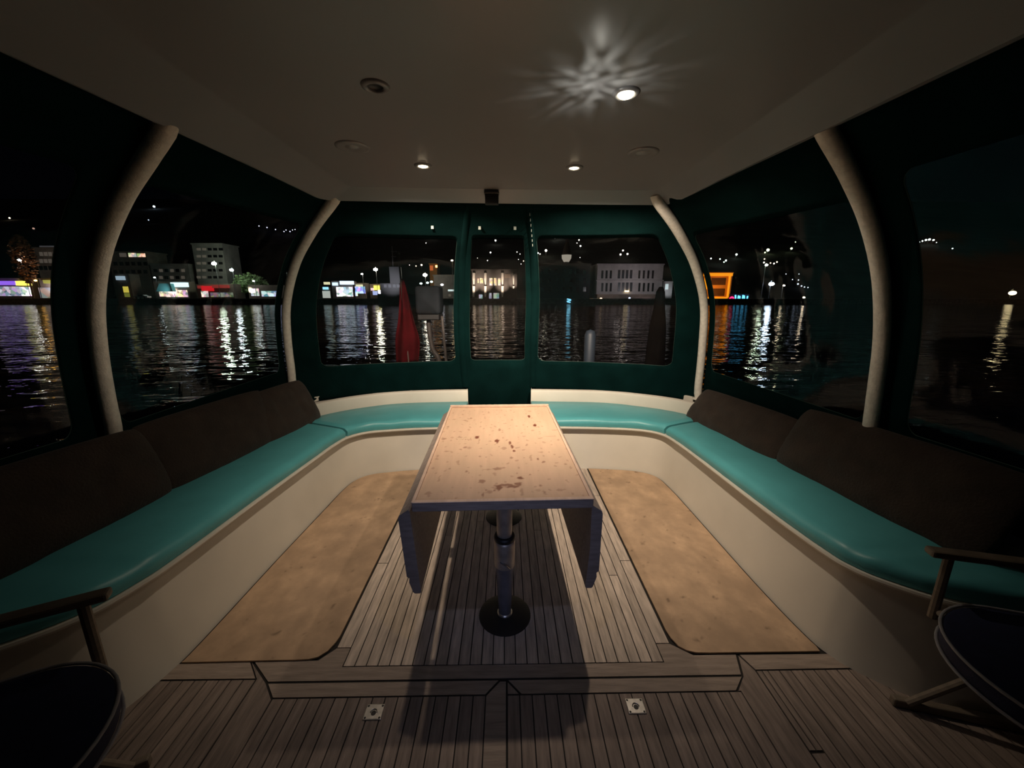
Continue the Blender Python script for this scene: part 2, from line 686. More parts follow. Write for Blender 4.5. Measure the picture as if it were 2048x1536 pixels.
# low white coaming behind the aft cushions
def coaming(i0, i1, label):
    bm = bmesh.new()
    rows = []
    for i in range(i0, i1 + 1):
        p = OU[i]
        t = (OU[min(i + 1, NS - 1)] - OU[max(i - 1, 0)]).normalized()
        n = Vector((-t.y, t.x, 0))
        zt = 0.565
        pr_ = [(-0.012, 0.38), (-0.016, 0.54), (-0.010, zt - 0.006), (0.0, zt), (0.035, zt), (0.045, zt - 0.01), (0.045, 0.38)]
        rows.append([bm.verts.new((p.x + n.x * s, p.y + n.y * s, z)) for s, z in pr_])
    m = len(rows[0])
    for A, B in zip(rows, rows[1:]):
        for k in range(m):
            bm.faces.new((A[k], B[k], B[(k + 1) % m], A[(k + 1) % m]))
    bm.faces.new(rows[0])
    bm.faces.new(rows[-1][::-1])
    bmesh.ops.recalc_face_normals(bm, faces=bm.faces)
    return tag(obj('aft_coaming', bm, M_gel, smooth=True, auto=35), label, 'coaming')


coaming(9 * K - 4, ga, 'low white coaming behind the aft bench cushion, left of the door gap')
coaming(gb, 19 * K + 4, 'low white coaming behind the aft bench cushion, right of the door gap')

# outer side decks the poles stand on (built as moulded ledges)
for s, nme in ((-1, 'left'), (1, 'right')):
    bm = bmesh.new()
    if s < 0:
        poly = [(-2.02, .4), (-2.02, 1.3), (-2.0, 2.0), (-1.97, 2.5), (-1.93, 2.95), (-1.84, 3.25), (-1.68, 3.52), (-1.75, 3.95), (-2.5, 3.95), (-2.6, .4)]
    else:
        poly = [(2.6, .4), (2.5, 3.95), (1.62, 3.95), (1.66, 3.52), (1.80, 3.25), (1.88, 2.95), (1.93, 2.5), (1.96, 1.9), (1.99, 1.3), (1.99, .4)]
    add_prism(bm, poly[::-1], -1.3, 0.545)
    bmesh.ops.recalc_face_normals(bm, faces=bm.faces)
    bevel(bm, 0.012, 2, 60)
    tag(obj('side_deck', bm, M_deck), kind='structure')
tag(obj('aft_deck', box(-1.9, 1.9, 3.93, 5.3, -1.1, 0.28), M_deck), kind='structure')
# raised toe rail at the starboard quarter and port quarter
for pts, lb in (([(1.60, 3.72), (1.70, 3.60), (1.78, 3.42), (1.72, 3.40), (1.64, 3.56), (1.55, 3.66)], 'small raised white ledge at the foot of the right aft pole'),
                ([(-1.92, 3.52), (-1.72, 3.66), (-1.64, 3.60), (-1.82, 3.46)], 'small white ledge tip behind the left aft pole foot')):
    bm = bmesh.new()
    add_prism(bm, pts, 0.545, 0.60)
    bmesh.ops.recalc_face_normals(bm, faces=bm.faces)
    bevel(bm, 0.008, 2, 50)
    tag(obj('deck_ledge', bm, M_gel), lb, 'deck fitting')

# ------------------------------------------------------------------ cockpit floor: caulked teak
bm = bmesh.new()
add_box(bm, -2.0, 2.0, -1.2, 3.3, -0.03, -0.004, 1)


def plank(x0, x1, y0, y1, g=0.0022):
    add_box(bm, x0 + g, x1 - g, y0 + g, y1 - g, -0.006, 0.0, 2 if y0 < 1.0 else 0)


def plank_poly(poly, mi=3):
    c = Vector((sum(p[0] for p in poly) / len(poly), sum(p[1] for p in poly) / len(poly)))
    P = []
    n = len(poly)
    a = sum(poly[i][0] * poly[(i + 1) % n][1] - poly[(i + 1) % n][0] * poly[i][1] for i in range(n))
    if a < 0:
        poly = poly[::-1]
    for i in range(n):
        p0, p1, p2 = Vector(poly[i - 1]), Vector(poly[i]), Vector(poly[(i + 1) % n])
        d1 = (p1 - p0).normalized()
        d2 = (p2 - p1).normalized()
        n1 = Vector((-d1.y, d1.x))
        n2 = Vector((-d2.y, d2.x))
        v = (n1 + n2)
        v = v / max(0.3, v.length_squared) * 2
        q = p1 + v * 0.0022
        P.append((q.x, q.y))
    add_prism(bm, P, -0.006, 0.0, mi)


PW = 0.048
CX0 = -0.012
# centre field between the mats
x = CX0 - 14 * PW
k = 0
while k < 28:
    a, b = x + k * PW, x + (k + 1) * PW
    cuts = [1.312]
    random.seed(k * 5 + 1)
    if k == 26:
        cuts += [1.83]
    elif k % 4 == 2:
        cuts += [random.uniform(2.2, 2.9)]
    cuts += [3.25]
    for c0, c1 in zip(cuts, cuts[1:]):
        plank(a, b, c0, c1)
    k += 1
xl, xr = x, x + 28 * PW
# king plank beneath the table, margins beside the mats
for a, b, s in ((xl - 0.062, xl, -1), (xr, xr + 0.062, 1)):
    for c0, c1 in ((1.40, 1.95), (1.95, 2.7), (2.7, 3.25)):
        plank(a, b, c0, c1)
# transverse boards
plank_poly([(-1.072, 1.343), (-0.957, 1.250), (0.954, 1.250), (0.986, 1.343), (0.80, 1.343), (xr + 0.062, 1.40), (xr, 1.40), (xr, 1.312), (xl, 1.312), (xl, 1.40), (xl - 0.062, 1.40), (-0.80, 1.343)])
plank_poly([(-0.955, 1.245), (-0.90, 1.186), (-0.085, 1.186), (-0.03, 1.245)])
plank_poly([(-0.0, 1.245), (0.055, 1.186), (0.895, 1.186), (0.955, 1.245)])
# forward deck field
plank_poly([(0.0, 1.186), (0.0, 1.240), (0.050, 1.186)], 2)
plank_poly([(-0.083, 1.182), (-0.0295, 1.24), (-0.003, 1.24), (-0.003, -1.1), (-0.083, -1.1)])
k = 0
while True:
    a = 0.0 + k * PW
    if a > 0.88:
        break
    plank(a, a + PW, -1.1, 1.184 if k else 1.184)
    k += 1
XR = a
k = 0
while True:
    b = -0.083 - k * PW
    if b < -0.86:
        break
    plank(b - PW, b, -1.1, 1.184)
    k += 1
XL = b
# diagonal-ended margin boards and the outer fields
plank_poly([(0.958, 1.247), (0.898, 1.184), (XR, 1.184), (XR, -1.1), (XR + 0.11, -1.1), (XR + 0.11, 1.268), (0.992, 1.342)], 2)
plank_poly([(XR + 0.112, 1.270), (0.996, 1.342), (1.42, 1.340), (1.50, 1.272)])
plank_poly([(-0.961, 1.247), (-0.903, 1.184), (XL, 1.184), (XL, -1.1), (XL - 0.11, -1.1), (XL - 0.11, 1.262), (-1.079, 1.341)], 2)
plank_poly([(XL - 0.112, 1.264), (-1.083, 1.342), (-1.42, 1.335), (-1.50, 1.266)])
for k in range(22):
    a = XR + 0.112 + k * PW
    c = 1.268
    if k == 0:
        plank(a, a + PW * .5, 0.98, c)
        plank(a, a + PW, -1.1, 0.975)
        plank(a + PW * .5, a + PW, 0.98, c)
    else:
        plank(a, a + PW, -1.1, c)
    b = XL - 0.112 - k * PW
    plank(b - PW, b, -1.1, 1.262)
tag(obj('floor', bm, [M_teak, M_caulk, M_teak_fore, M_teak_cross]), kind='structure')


# ------------------------------------------------------------------ worn mats
def seg_inner(i0, i1, inset=0.012):
    return [(IN[i].x - out_norm(i).x * inset, IN[i].y - out_norm(i).y * inset) for i in range(i0, i1)]


def grid_attr(bm, fn):
    lay = bm.verts.layers.float.new('stain')
    for v in bm.verts:
        v[lay] = fn(v.co)


def floor_mat(poly, label, seed):
    bm = bmesh.new()
    vs = [bm.verts.new((x, y, 0.0075)) for x, y in poly]
    f = bm.faces.new(vs)
    if f.normal.z < 0:
        bmesh.ops.reverse_faces(bm, faces=[f])
    bmesh.ops.triangulate(bm, faces=bm.faces)
    # cut into a fine grid so that the stains have their own shapes
    xs = [v.co.x for v in bm.verts]
    ys = [v.co.y for v in bm.verts]
    st = 0.012
    x = min(xs) + st
    while x < max(xs):
        bmesh.ops.bisect_plane(bm, geom=bm.verts[:] + bm.edges[:] + bm.faces[:], plane_co=(x, 0, 0), plane_no=(1, 0, 0))
        x += st
    y = min(ys) + st
    while y < max(ys):
        bmesh.ops.bisect_plane(bm, geom=bm.verts[:] + bm.edges[:] + bm.faces[:], plane_co=(0, y, 0), plane_no=(0, 1, 0))
        y += st

    def st_fn(c):
        e = min((Vector((c.x, c.y)) - Vector(p)).length for p in poly)
        v = noise.noise(Vector((c.x * 22 + seed, c.y * 16, 3.1))) * 0.6 + noise.noise(Vector((c.x * 60, c.y * 50 + seed, 1.7))) * 0.4
        s = max(0, min(1, (v - 0.40) * 7)) * 0.6
        v2 = noise.noise(Vector((c.x * 3 + seed, c.y * 2.2, 8.0)))
        s = max(s, max(0, min(0.22, (v2 - 0.12) * 0.6)))
        return s
    grid_attr(bm, st_fn)
    bd = [e for e in bm.edges if e.is_boundary]
    r = bmesh.ops.extrude_edge_only(bm, edges=bd)
    for v in [g for g in r['geom'] if isinstance(g, bmesh.types.BMVert)]:
        v.co.z = 0.0
    bmesh.ops.recalc_face_normals(bm, faces=bm.faces)
    return tag(obj('floor_mat', bm, M_mat), label, 'mat')


xi = xr + 0.07
a0 = 5 * K - 6
polyR = [(xi, 1.46), (xi + .006, 1.42), (xi + .022, 1.38), (xi + .05, 1.358), (xi + .085, 1.348), (xi + .14, 1.346), (1.352, 1.346)] + seg_inner(16 * K + 3, 23 * K + 5)[::-1] + [(xi, 3.17), (xi, 2.6), (xi, 2.0)]
xi = xl - 0.07
polyL = [(xi, 1.46), (xi - .006, 1.42), (xi - .022, 1.38), (xi - .05, 1.352), (xi - .085, 1.342), (xi - .14, 1.340), (-1.365, 1.336)] + seg_inner(5 * K - 4, 12 * K - 2) + [(xi, 3.17), (xi, 2.6), (xi, 2.0)]
floor_mat(polyR, 'worn tan floor mat with dark specks on the right, between table and right bench', 5.5)
floor_mat(polyL, 'worn tan floor mat with rounded corners on the left, between table and left bench', 1.5)


# ------------------------------------------------------------------ deck lift rings
def deck_latch(px, py, label):
    p = atz(px, py, 0)
    t = empty('deck_latch', (p.x, p.y, 0.0), label, 'latch', 'steel latch plates in the deck')
    bm = box(p.x - .034, p.x + .034, p.y - .028, p.y + .028, 0.0, 0.004)
    bevel(bm, 0.003, 2, 30)
    obj('latch_plate', bm, M_chrome, t)
    for sx in (-1, 1):
        for sy in (-1, 1):
            obj('screw', lathe((p.x + sx * .026, p.y + sy * .021, .004), [(0.004, 0), (0.003, .0012), (0, .0014)], 10), M_black, t)
    obj('finger_hole', lathe((p.x, p.y - .005, .004), [(0.009, 0), (0.009, .0008), (0, .0008)], 18), M_black, t)
    obj('lift_ring', tube([(p.x + .012 * math.cos(a), p.y - .003 + .012 * math.sin(a), .0062) for a in [i * PI / 12 for i in range(13)]], 0.0018, 8), M_chrome, t)


deck_latch(748, 1425, 'small steel lift latch set in the teak deck, left of centre near the camera')
deck_latch(1271, 1413, 'small steel lift latch set in the teak deck, right of centre near the camera')

# ------------------------------------------------------------------ table
TC = Vector((-0.03, 2.03, 0))
TR = math.radians(1.55)
table = empty('drop_leaf_table', (TC.x, TC.y, 0), 'weathered wooden drop-leaf table with stained top and both leaves hanging down', 'table')
table.rotation_euler = (0, 0, TR)
TM = Matrix.Translation(TC) @ Matrix.Rotation(TR, 4, 'Z')


def tobj(name, bm, m, parent=None, **k):
    """parts of the table, modelled in its own frame"""
    o = obj(name, bm, m, None, **k)
    o.parent = parent or table
    return o


hx, hy = 0.356, 0.668
# stains seen on the top: pixel x, pixel y, size along x / y, strength
ST = [(1058, 832, .008, .022, 1), (1070, 850, .009, .024, 1), (954, 874, .010, .020, .95), (999, 859, .007, .018, .55), (994, 881, .010, .022, .95), (1020, 885, .006, .02, .9), (1024, 893, .006, .022, .95), (1028, 901, .006, .012, .9), (1040, 955, .012, .010, .85), (963, 962, .012, .012, .55), (998, 974, .012, .022, .8), (1010, 969, .03, .010, .7), (1026, 972, .022, .010, .75), (1036, 967, .012, .016, .7), (993, 937, .016, .012, .5), (975, 938, .022, .004, .35), (1004, 935, .02, .005, .5), (930, 894, .008, .012, .55), (938, 894, .012, .005, .4), (1008, 896, .012, .018, .35), (921, 898, .006, .006, .5), (888, 877, .012, .012, .5), (896, 853, .005, .014, .5), (930, 840, .010, .007, .5), (942, 836, .008, .010, .5), (960, 912, .005, .008, .5), (1076, 917, .004, .01, .7), (1087, 923, .007, .010, .6), (1023, 915, .007, .010, .5), (933, 942, .005, .01, .5), (938, 945, .003, .006, .5), (900, 936, .004, .007, .4), (1054, 888, .005, .01, .4), (1055, 853, .003, .006, .6), (1079, 863, .003, .006, .6), (1053, 890, .005, .007, .4), (1131, 927, .005, .008, .4), (979, 983, .012, .012, .35), (966, 989, .004, .012, .6), (972, 979, .004, .006, .5), (989, 980, .005, .006, .6), (1081, 970, .006, .008, .5), (1090, 983, .004, .006, .5), (1100, 872, .03, .004, .3), (893, 902, .012, .008, .4), (856, 985, .01, .012, .35), (1060, 948, .003, .004, .6), (1034, 946, .004, .005, .5), (1182, 988, .006, .006, .4), (1076, 980, .01, .01, .25)]
for i in range(14):
    ST.append((912 + 2.2 * i + random.uniform(-1, 1), 876 + random.uniform(-4, 4), .0018, .006, .6))
TMi = TM.inverted()
STL = []
for px, py, a, b, s in ST:
    q = TMi @ atz(px, py, 0.722)
    STL.append((q.x, q.y, a, b, s))


def table_stain(c):
    if abs(c.z - 0.72) > 0.004:
        return 0
    wx = noise.noise(Vector((c.x * 70, c.y * 70, 0))) * 0.55 + 1
    s = 0
    for x, y, a, b, k in STL:
        d = math.hypot((c.x - x) / a, (c.y - y) / b) * wx
        if d < 1.35:
            s = max(s, k * min(1, (1.35 - d) * 2.2))
    v = noise.noise(Vector((c.x * 45, c.y * 30, 4)))
    s = max(s, max(0, min(.3, (v - .42) * 3)))
    return s


bm = bmesh.new()
nx, ny = 150, 260
g = [[bm.verts.new((-hx + 2 * hx * i / nx, -hy + 2 * hy * j / ny, 0.72)) for i in range(nx + 1)] for j in range(ny + 1)]
for j in range(ny):
    for i in range(nx):
        bm.faces.new((g[j][i], g[j][i + 1], g[j + 1][i + 1], g[j + 1][i]))
grid_attr(bm, table_stain)
tobj('tabletop', bm, M_table)
bm = box(-hx, hx, -hy, hy, 0.684, 0.7195)
bevel(bm, 0.004, 2, 30)
tobj('table_slab', bm, M_dkwood)
M_rim = mat('table_rim_wood', (0.66, 0.49, 0.38), 0.6, noise_amt=0.12, scale=10, stretch=(4, 1, 1))
for nme, (a, b, c, d, z) in {'near': (-hx, hx, -hy - .002, -hy + .020, .726), 'far': (-hx, hx, hy - .020, hy, .738), 'left': (-hx - .002, -hx + .012, -hy, hy, .727), 'right': (hx - .012, hx + .002, -hy, hy, .724)}.items():
    bm = box(a, b, c, d, 0.7202, z)
    bevel(bm, 0.003, 2, 30)
    tobj('table_rim', bm, M_rim)
# drop leaves
for s in (-1, 1):
    prof = [(.366, .684), (.372, .692), (.408, .668), (.412, .655), (.394, .392), (.384, .385), (.386, .365), (.372, .318), (.366, .312), (.344, .312), (.340, .318), (.352, .50)]
    bm = bmesh.new()
    off = -.0155 if s > 0 else 0
    A = [bm.verts.new((s * (x + off * (z > .6)), -hy + .004, z)) for x, z in prof]
    B = [bm.verts.new((s * (x + off * (z > .6)), hy - .004, z)) for x, z in prof]
    n = len(prof)
    bm.faces.new(A)
    bm.faces.new(B[::-1])
    for i in range(n):
        bm.faces.new((A[i], B[i], B[(i + 1) % n], A[(i + 1) % n]))
    bmesh.ops.recalc_face_normals(bm, faces=bm.faces)
    lf = tobj('drop_leaf', bm, M_dkwood)
    for yy in (-.5, 0, .5):
        bm = box(s * .352 - .012, s * .352 + .02, yy - .03, yy + .03, .676, .686)
        tobj('hinge', bm, M_black, lf)


def pedestal(lx, ly):
    c = (lx, ly, 0)
    ped = tobj('pedestal', lathe(c, [(0, .43), (.035, .43), (.036, .66), (.06, .664), (.06, .684), (0, .684)], 28), M_alu, smooth=True, auto=40)
    tobj('sleeve', lathe(c, [(.036, .27), (.047, .28), (.048, .40), (.045, .41), (.038, .415)], 28), M_alu, ped, smooth=True, auto=40)
    tobj('collar_ring', lathe(c, [(.036, .412), (.047, .413), (.049, .424), (.046, .436), (.036, .438)], 28), M_black, ped, smooth=True)
    M_leg = bpy.data.materials.get('pedestal_grey') or mat('pedestal_grey', (0.20, 0.20, 0.23), 0.4, metal=0.4, noise_amt=.15, scale=20)
    tobj('lower_tube', lathe(c, [(.030, .006), (.031, .05), (.041, .24), (.044, .28), (0, .285)], 28), M_leg, ped, smooth=True, auto=40)
    tobj('base_flange', lathe(c, [(.125, 0), (.124, .005), (.10, .011), (.034, .013), (0, .013)], 36), M_black, ped, smooth=True, auto=40)
    tobj('base_collar', lathe(c, [(.036, .012), (.036, .020), (.030, .022)], 28), M_chrome, ped, smooth=True)
    tobj('clamp_lever', tube([(lx - .02, ly - .046, .325), (lx + .005, ly - .062, .318), (lx + .022, ly - .064, .300)], .004, 8), M_chrome, ped)


def tloc(x, y):
    q = TMi @ Vector((x, y, 0))
    return q.x, q.y


pedestal(*tloc(-0.010, 1.57))
pedestal(*tloc(-0.02, 2.42))

# ------------------------------------------------------------------ hardtop ceiling
# panel, sloping border and rounded outer edge, all one moulding
bm = bmesh.new()


def ring(xl_, xr_, ya, yf, z, r, n=6):
    """rectangle with rounded aft corners, from the front-left round to the front-right"""
    pts = [(xl_, yf)]
    for y in (0.2, 0.8, 1.4, 2.0):
        pts.append((xl_, y))
    for i in range(n + 1):
        a = PI - (PI / 2) * i / n
        pts.append((xl_ + r + r * math.cos(a), ya[0] - r + r * math.sin(a)))
    for i in range(1, 10):
        t = i / 10
        x = (xl_ + r) * (1 - t) + (xr_ - r) * t
        pts.append((x, ya[0] * (1 - t) + ya[1] * t + 0.015 * 4 * t * (1 - t)))
    for i in range(n + 1):
        a = PI / 2 - (PI / 2) * i / n
        pts.append((xr_ - r + r * math.cos(a), ya[1] - r + r * math.sin(a)))
    for y in (2.0, 1.4, 0.8, 0.2):
        pts.append((xr_, y))
    pts.append((xr_, yf))
    return [Vector((x, y, z)) for x, y in pts]


RG = [ring(-.875, .875, (2.33, 2.385), -1.2, 2.100, .03), ring(-.885, .885, (2.34, 2.395), -1.2, 2.098, .035), ring(-1.045, .995, (2.42, 2.50), -1.2, 2.052, .07), ring(-1.06, 1.01, (2.435, 2.515), -1.2, 2.047, .08), ring(-1.075, 1.025, (2.45, 2.53), -1.2, 2.050, .09), ring(-1.115, 1.075, (2.475, 2.555), -1.2, 2.068, .10), ring(-1.125, 1.085, (2.485, 2.565), -1.2, 2.085, .10), ring(-1.12, 1.08, (2.48, 2.56), -1.2, 2.17, .10)]
# widen toward the bow: the rim runs out slightly
for R in RG:
    for v in R:
        if v.y < 2.2 and abs(v.x) > 0.95:
            v.x += math.copysign((2.2 - v.y) * 0.075, v.x) if v.y > -1 else math.copysign(0.25, v.x)
V = [[bm.verts.new(p) for p in R] for R in RG]
bm.faces.new(V[0])
for A, B in zip(V, V[1:]):
    for i in range(len(A) - 1):
        bm.faces.new((A[i], A[i + 1], B[i + 1], B[i]))
bm.faces.new(V[-1][::-1])
bmesh.ops.recalc_face_normals(bm, faces=bm.faces)
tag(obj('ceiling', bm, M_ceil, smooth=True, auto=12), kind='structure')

M_lamp = em('lamp_lens', (1.0, 0.80, 0.52), 14)
M_lampwhite = em('loose_lamp_lens', (1.0, 0.86, 0.62), 22)


def downlight(x, y, label, kind='lit'):
    z = 2.100
    t = empty('ceiling_downlight', (x, y, z), label, 'downlight', 'round downlights in the hardtop')
    obj('trim_ring', lathe((x, y, z), [(.022, 0.0), (.024, -.006), (.034, -.008), (.040, -.004), (.042, 0)], 32), M_ceil, t, smooth=True)
    if kind == 'lit':
        obj('lens', lathe((x, y, z), [(0, -.0085), (.012, -.008), (.022, -.004), (.023, 0)], 24), M_lamp, t, smooth=True)
    elif kind == 'empty':
        obj('open_socket', lathe((x, y, z), [(0, -.001), (.024, -.001), (.024, -.006)], 24), M_black, t, smooth=True)
    elif kind == 'loose':
        obj('lens', lathe((x, y, z), [(0, -.014), (.012, -.0135), (.020, -.010), (.024, -.004), (.024, 0)], 24), M_lampwhite, t, smooth=True)
    return t


downlight(-.385, 1.985, 'lit downlight at the left of the aft pair in the ceiling')
downlight(.326, 2.000, 'lit downlight at the right of the aft pair in the ceiling')
downlight(-.378, 1.291, 'unlit downlight with dark open socket, left side of ceiling', 'empty')
downlight(.364, 1.318, 'brightest downlight, throwing a rippled glow across the ceiling beside it', 'loose')

# the rippled glow: an added, unseen spot below the ceiling, patterned by noise
gp = atz(1192, 168, 2.1)
o, l = spot('added_ripple_spot', (gp.x, gp.y, 1.975), (gp.x, gp.y, 2.1), 0.26, 150, (1.0, 0.95, 0.84), 0.013, 1.0)
l.specular_factor = 0.0
l.use_nodes = True
nt = l.node_tree
N, L = nt.nodes, nt.links
e = N['Emission']
tc = N.new('ShaderNodeTexCoord')
sep = N.new('ShaderNodeSeparateXYZ')
L.new(tc.outputs['Normal'], sep.inputs[0])


def mth(op, a, b=None, c=None):
    m = N.new('ShaderNodeMath')
    m.operation = op
    for i, q in enumerate((a, b, c)):
        if q is None:
            continue
        if isinstance(q, (int, float)):
            m.inputs[i].default_value = q
        else:
            L.new(q, m.inputs[i])
    return m.outputs[0]


rr = mth('SQRT', mth('ADD', mth('MULTIPLY', sep.outputs[0], sep.outputs[0]), mth('MULTIPLY', sep.outputs[1], sep.outputs[1])))
rs = mth('ADD', rr, 0.06)
cb_ = N.new('ShaderNodeCombineXYZ')
L.new(mth('MULTIPLY', mth('DIVIDE', sep.outputs[0], rs), 1.9), cb_.inputs[0])
L.new(mth('MULTIPLY', mth('DIVIDE', sep.outputs[1], rs), 2.6), cb_.inputs[1])
L.new(mth('MULTIPLY', rr, 2.2), cb_.inputs[2])
n = N.new('ShaderNodeTexNoise')
n.inputs['Scale'].default_value = 2.6
n.inputs['Detail'].default_value = 2.5
n.inputs['Distortion'].default_value = 0.8
L.new(cb_.outputs[0], n.inputs['Vector'])
mr = N.new('ShaderNodeMapRange')
mr.interpolation_type = 'SMOOTHSTEP'
mr.inputs[1].default_value = 0.38
mr.inputs[2].default_value = 0.82
mr.inputs[3].default_value = 0.0
mr.inputs[4].default_value = 9.0
L.new(n.outputs[0], mr.inputs[0])
L.new(mr.outputs[0], e.inputs['Strength'])


def round_vent(x, y, label):
    z = 2.100
    t = empty('ceiling_speaker', (x, y, z), label, 'speaker', 'round white speakers in the hardtop')
    obj('speaker_rim', lathe((x, y, z), [(.030, -.004), (.055, -.006), (.066, -.004), (.068, 0)], 40), M_ceil, t, smooth=True)
    obj('speaker_cone', lathe((x, y, z), [(0, -.010), (.018, -.009), (.026, -.004), (.031, -.003)], 32), M_ceil, t, smooth=True)


round_vent(-.625, 1.757, 'round white flush speaker in the ceiling, left side')
round_vent(.584, 1.805, 'round white flush speaker in the ceiling, right side')

# small black box on the aft border of the hardtop
bx = empty('mounted_box', (-.075, 2.40, 2.06), 'small black box with bracket on the middle of the ceiling aft border', 'box')
bm = box(-.118, -.040, 2.385, 2.425, 2.022, 2.078)
bevel(bm, .004, 2, 30)
obj('box_body', bm, M_black, bx)
bm = box(-.122, -.036, 2.375, 2.43, 2.076, 2.086)
bevel(bm, .002, 1, 30)
obj('bracket', bm, mat('bracket_grey', (.10, .10, .10), .5), bx)

# ------------------------------------------------------------------ canopy poles
NL = [(-1.12, 1.46, 2.13), (-1.12, 1.455, 2.065), (-1.264, 1.521, 1.981), (-1.484, 1.63, 1.866), (-1.707, 1.74, 1.694), (-1.86, 1.815, 1.487), (-1.942, 1.856, 1.253), (-1.977, 1.873, 1.002), (-1.99, 1.88, .829), (-2.04, 1.885, .545)]
NR = [(1.07, 1.465, 2.13), (1.09, 1.465, 2.075), (1.306, 1.577, 1.951), (1.52, 1.687, 1.793), (1.707, 1.784, 1.575), (1.833, 1.85, 1.295), (1.889, 1.879, .984), (1.928, 1.899, .786), (2.0, 1.9, .545)]
FL = [(-.985, 2.44, 2.13), (-.985, 2.435, 2.07), (-1.269, 2.708, 1.929), (-1.576, 3.026, 1.733), (-1.812, 3.271, 1.436), (-1.881, 3.343, 1.139), (-1.889, 3.351, .839), (-1.90, 3.34, .545)]
FR = [(.90, 2.47, 2.13), (.90, 2.465, 2.07), (1.146, 2.711, 1.936), (1.441, 3.035, 1.738), (1.673, 3.289, 1.434), (1.731, 3.352, 1.043), (1.739, 3.361, .678), (1.75, 3.35, .595)]
NLc = NL[1:-1] + [(-1.99, 1.885, .58)]
NRc = NR[1:-1] + [(1.93, 1.9, .58)]
FLc = FL[1:-1] + [(-1.87, 3.34, .58)]
FRc = FR[1:-1] + [(1.739, 3.361, .58)]
# the canvas goes on forward of the near poles
BL = [(x - .10, y - 1.75, z) for x, y, z in NLc]
BR = [(x + .10, y - 1.75, z) for x, y, z in NRc]
CV = {k: catmull(v, n=41) for k, v in dict(NL=NLc, NR=NRc, FL=FLc, FR=FRc, BL=BL, BR=BR).items()}
for P, lb in ((NL, 'curved white canopy pole on the left, nearer the camera'), (NR, 'curved white canopy pole on the right, nearer the camera'), (FL, 'curved white canopy pole at the left aft corner'), (FR, 'curved white canopy pole at the right aft corner')):
    p = obj('canopy_pole', tube(catmull(P, n=40), .0325, 24), M_pole, smooth=True, auto=50)
    tag(p, lb, 'pole', 'curved canopy poles')
    b0 = P[-1]
    obj('pole_foot', lathe((b0[0], b0[1], b0[2]), [(.055, 0), (.055, .006), (.038, .012), (.034, .012)], 24), M_pole, p, smooth=True)


def cat_(c, v):
    c = CV[c]
    t = max(0, min(1, v)) * 40
    i = min(39, int(t))
    return c[i].lerp(c[i + 1], t - i)


def S_aft(u, v):
    p = cat_('FL', v).lerp(cat_('FR', v), u)
    p.y += .05 + (.06 + .5 * v) * max(0.0, 4 * u * (1 - u)) ** .72
    if v > 1:
        p.z -= (v - 1) * 1.6
    return p


def S_side(A, B, off=.05):
    def f(u, v):
        p = cat_(A, v).lerp(cat_(B, v), u)
        p.x += math.copysign(off, p.x)
        # cloth sags slightly between the poles
        p.x += math.copysign(.02 * math.sin(PI * u) * math.sin(PI * v), p.x)
        return p
    return f


def rrect(u0, u1, v0, v1, ru, rv, per=14):
    pts = []
    for (cu, cv, a0) in ((u0 + ru, v0 + rv, PI), (u1 - ru, v0 + rv, 1.5 * PI), (u1 - ru, v1 - rv, 0), (u0 + ru, v1 - rv, .5 * PI)):
        for i in range(7):
            a = a0 + (PI / 2) * i / 6
            pts.append((cu + ru * math.cos(a), cv + rv * math.sin(a)))
    # densify the straight sides
    out = []
    n = len(pts)
    for i in range(n):
        a, b = pts[i], pts[(i + 1) % n]
        out.append(a)
        if i % 7 == 6:
            for k in range(1, per):
                t = k / per
                out.append((a[0] * (1 - t) + b[0] * t, a[1] * (1 - t) + b[1] * t))
    return out


